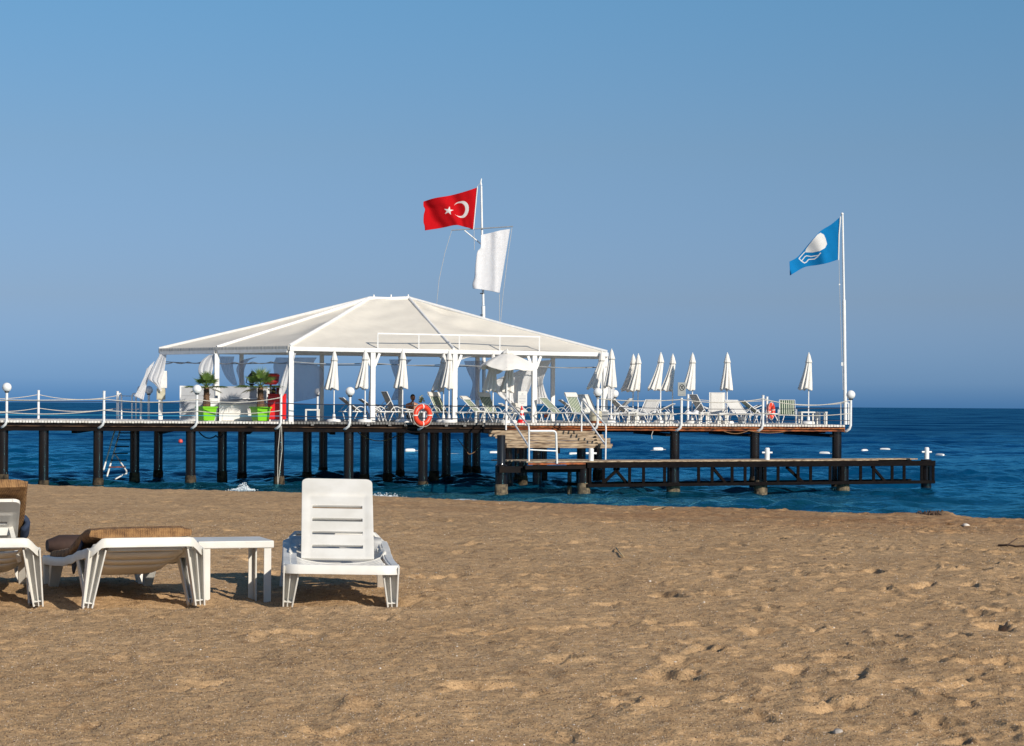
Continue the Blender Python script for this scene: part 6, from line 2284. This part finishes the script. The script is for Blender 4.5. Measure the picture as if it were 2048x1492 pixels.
def grain_field(name, label, n, seed, m_, s0, s1):
    """very many coarse grains lying on the sand, denser close by"""
    gg = np.random.default_rng(seed)
    inv = gg.uniform(1 / 30.0, 1 / 7.6, n)
    Y = 1 / inv
    X = gg.uniform(-1, 1, n) * (0.25 * Y + 0.7)
    ok = Y < beach_edge(X) - 0.5
    X, Y = X[ok], Y[ok]; n = len(X)
    Z = sand_z(X, Y)
    r = gg.uniform(s0, s1, n) * (0.75 + 0.05 * Y)
    a0 = gg.uniform(0, 2 * PI, n)
    co = np.zeros((n, 4, 3))
    for k in range(3):
        a = a0 + 2 * PI * k / 3 + gg.uniform(-0.4, 0.4, n)
        co[:, k, 0] = X + np.cos(a) * r; co[:, k, 1] = Y + np.sin(a) * r; co[:, k, 2] = Z - 0.3 * r
    co[:, 3, 0] = X + gg.uniform(-0.4, 0.4, n) * r; co[:, 3, 1] = Y + gg.uniform(-0.4, 0.4, n) * r; co[:, 3, 2] = Z + gg.uniform(0.5, 1.1, n) * r
    base_ = (np.arange(n) * 4)[:, None, None]
    tri = (base_ + np.array([[0, 1, 3], [1, 2, 3], [2, 0, 3]])[None]).reshape(-1).astype(np.int32)
    me = bpy.data.meshes.new(name)
    me.vertices.add(n * 4); me.vertices.foreach_set('co', co.reshape(-1).astype(np.float32))
    me.loops.add(n * 9); me.loops.foreach_set('vertex_index', tri)
    me.polygons.add(n * 3); me.polygons.foreach_set('loop_start', np.arange(0, n * 9, 3, dtype=np.int32))
    me.update(calc_edges=True); me.materials.append(m_)
    o = bpy.data.objects.new(name, me); col.objects.link(o)
    return tag(o, label, kind='stuff')


grain_field('sand_grains', 'coarse tan grains lying loose on the beach', 110000, 31, mat('grain_tan', (0.52, 0.35, 0.19), 0.9, color2=(0.38, 0.24, 0.12), scale=30, spec=0.1), 0.0022, 0.0052)
grain_field('dark_grains', 'dark brown grains scattered over the beach', 34000, 32, mat('grain_dark', (0.13, 0.085, 0.06), 0.9, color2=(0.20, 0.12, 0.07), scale=30, spec=0.1), 0.0020, 0.0046)
grain_field('pale_grains', 'pale shell grains sprinkled over the beach', 36000, 33, mat('grain_pale', (0.74, 0.62, 0.50), 0.8, color2=(0.55, 0.40, 0.26), scale=30, spec=0.2), 0.0016, 0.0038)
m = MB(); m2 = MB()
for k in range(420):
    Y = 8.0 + 30 * g.random() ** 1.2
    X = g.uniform(-0.26, 0.26) * Y
    if Y > float(beach_edge(X)) - 0.5: continue
    r = g.uniform(0.0022, 0.0062) * (1 + 0.02 * Y)
    pebble_mesh(m if g.random() < 0.6 else m2, Vector((X, Y, float(sand_z(X, Y)) + r * 0.1)), r, g)
o = m.build('shell_grit', M['shell'], None, smooth=True); tag(o, 'pale shell bits scattered over the sand', 'shells', kind='stuff')
o = m2.build('pebble_grit', M['stone'], None, smooth=True); tag(o, 'small dull pebbles scattered over the sand', 'pebbles', kind='stuff')


def sand_at(px, py):
    """find where the view ray meets the sand"""
    dx, dy = px - CX, py - HY
    u = dx * ct + dy * st; v = -dx * st + dy * ct
    Y = 7.5
    while Y < 60:
        X = u * Y / F; z = EYE - v * Y / F
        if z <= float(sand_z(X, Y)): break
        Y += 0.02
    return Vector((X, Y, float(sand_z(X, Y))))


for px, py, r, mm, nm, lab in ((1676, 1464, 0.030, 'stone', 'stone', 'pale flat stone half buried near the lower edge'), (1932, 1050, 0.045, 'shell', 'shell', 'white shell lying near the water on the right'),
                               (1300, 1163, 0.016, 'shell', 'shell', 'small white shell among the middle foot prints'), (1408, 1205, 0.014, 'shell', 'shell', 'small white shell right of the middle foot prints'),
                               (1650, 1119, 0.022, 'twig', 'stone', 'small black stone on the flattened band of sand')):
    p = sand_at(px, py)
    m = MB(); pebble_mesh(m, p + Vector((0, 0, -r * 0.1)), r, g)
    o = m.build(nm, M[mm], None, smooth=True); tag(o, lab, nm); origin(o, p)
for pts, r, mm, nm, lab, cat in ((((1232, 1100), (1238, 1106), (1247, 1117)), 0.006, 'straw', 'straw_stalk', 'dry yellow stalk lying on the sand right of the loungers', 'stalk'),
                                 (((1305, 1021), (1317, 1018), (1332, 1015)), 0.010, 'straw', 'straw_stalk', 'dry stalk lying close to the water', 'stalk'),
                                 (((1996, 1093), (2015, 1092), (2032, 1095), (2055, 1094)), 0.010, 'twig', 'driftwood', 'dark driftwood twig at the right edge of the picture', 'driftwood')):
    P = [sand_at(min(px, 2046), py) + Vector((0.0, 0, 0.012)) for px, py in pts]
    if pts[-1][0] > 2047: P[-1] = P[-1] + Vector((0.3, 0, 0.02))
    m = MB(); m.tube(P, r, 6)
    if nm == 'driftwood': m.tube([P[1], P[1] + Vector((0.12, 0.1, 0.06))], r * 0.6, 5)
    o = m.build(nm, M[mm], None, smooth=True); tag(o, lab, cat); origin(o, P[0])
# dark weed on the little heap of sand
m = MB()
for k in range(46):
    X = 6.60 + g.gauss(0, 0.08); Y = 34.45 + g.gauss(0, 0.2)
    p = Vector((X, Y, float(sand_z(X, Y))))
    d = Vector((g.gauss(0, 1), g.gauss(0, 1), 0)).normalized() * g.uniform(0.03, 0.10)
    m.tube([p, p + d * 0.5 + Vector((0, 0, g.uniform(0.015, 0.05))), p + d], 0.010, 4)
o = m.build('seaweed', M['twig'], None); tag(o, 'dark tangle of seaweed on the sand heap by the water', 'seaweed', kind='stuff'); origin(o, (6.52, 34.5, -0.4))
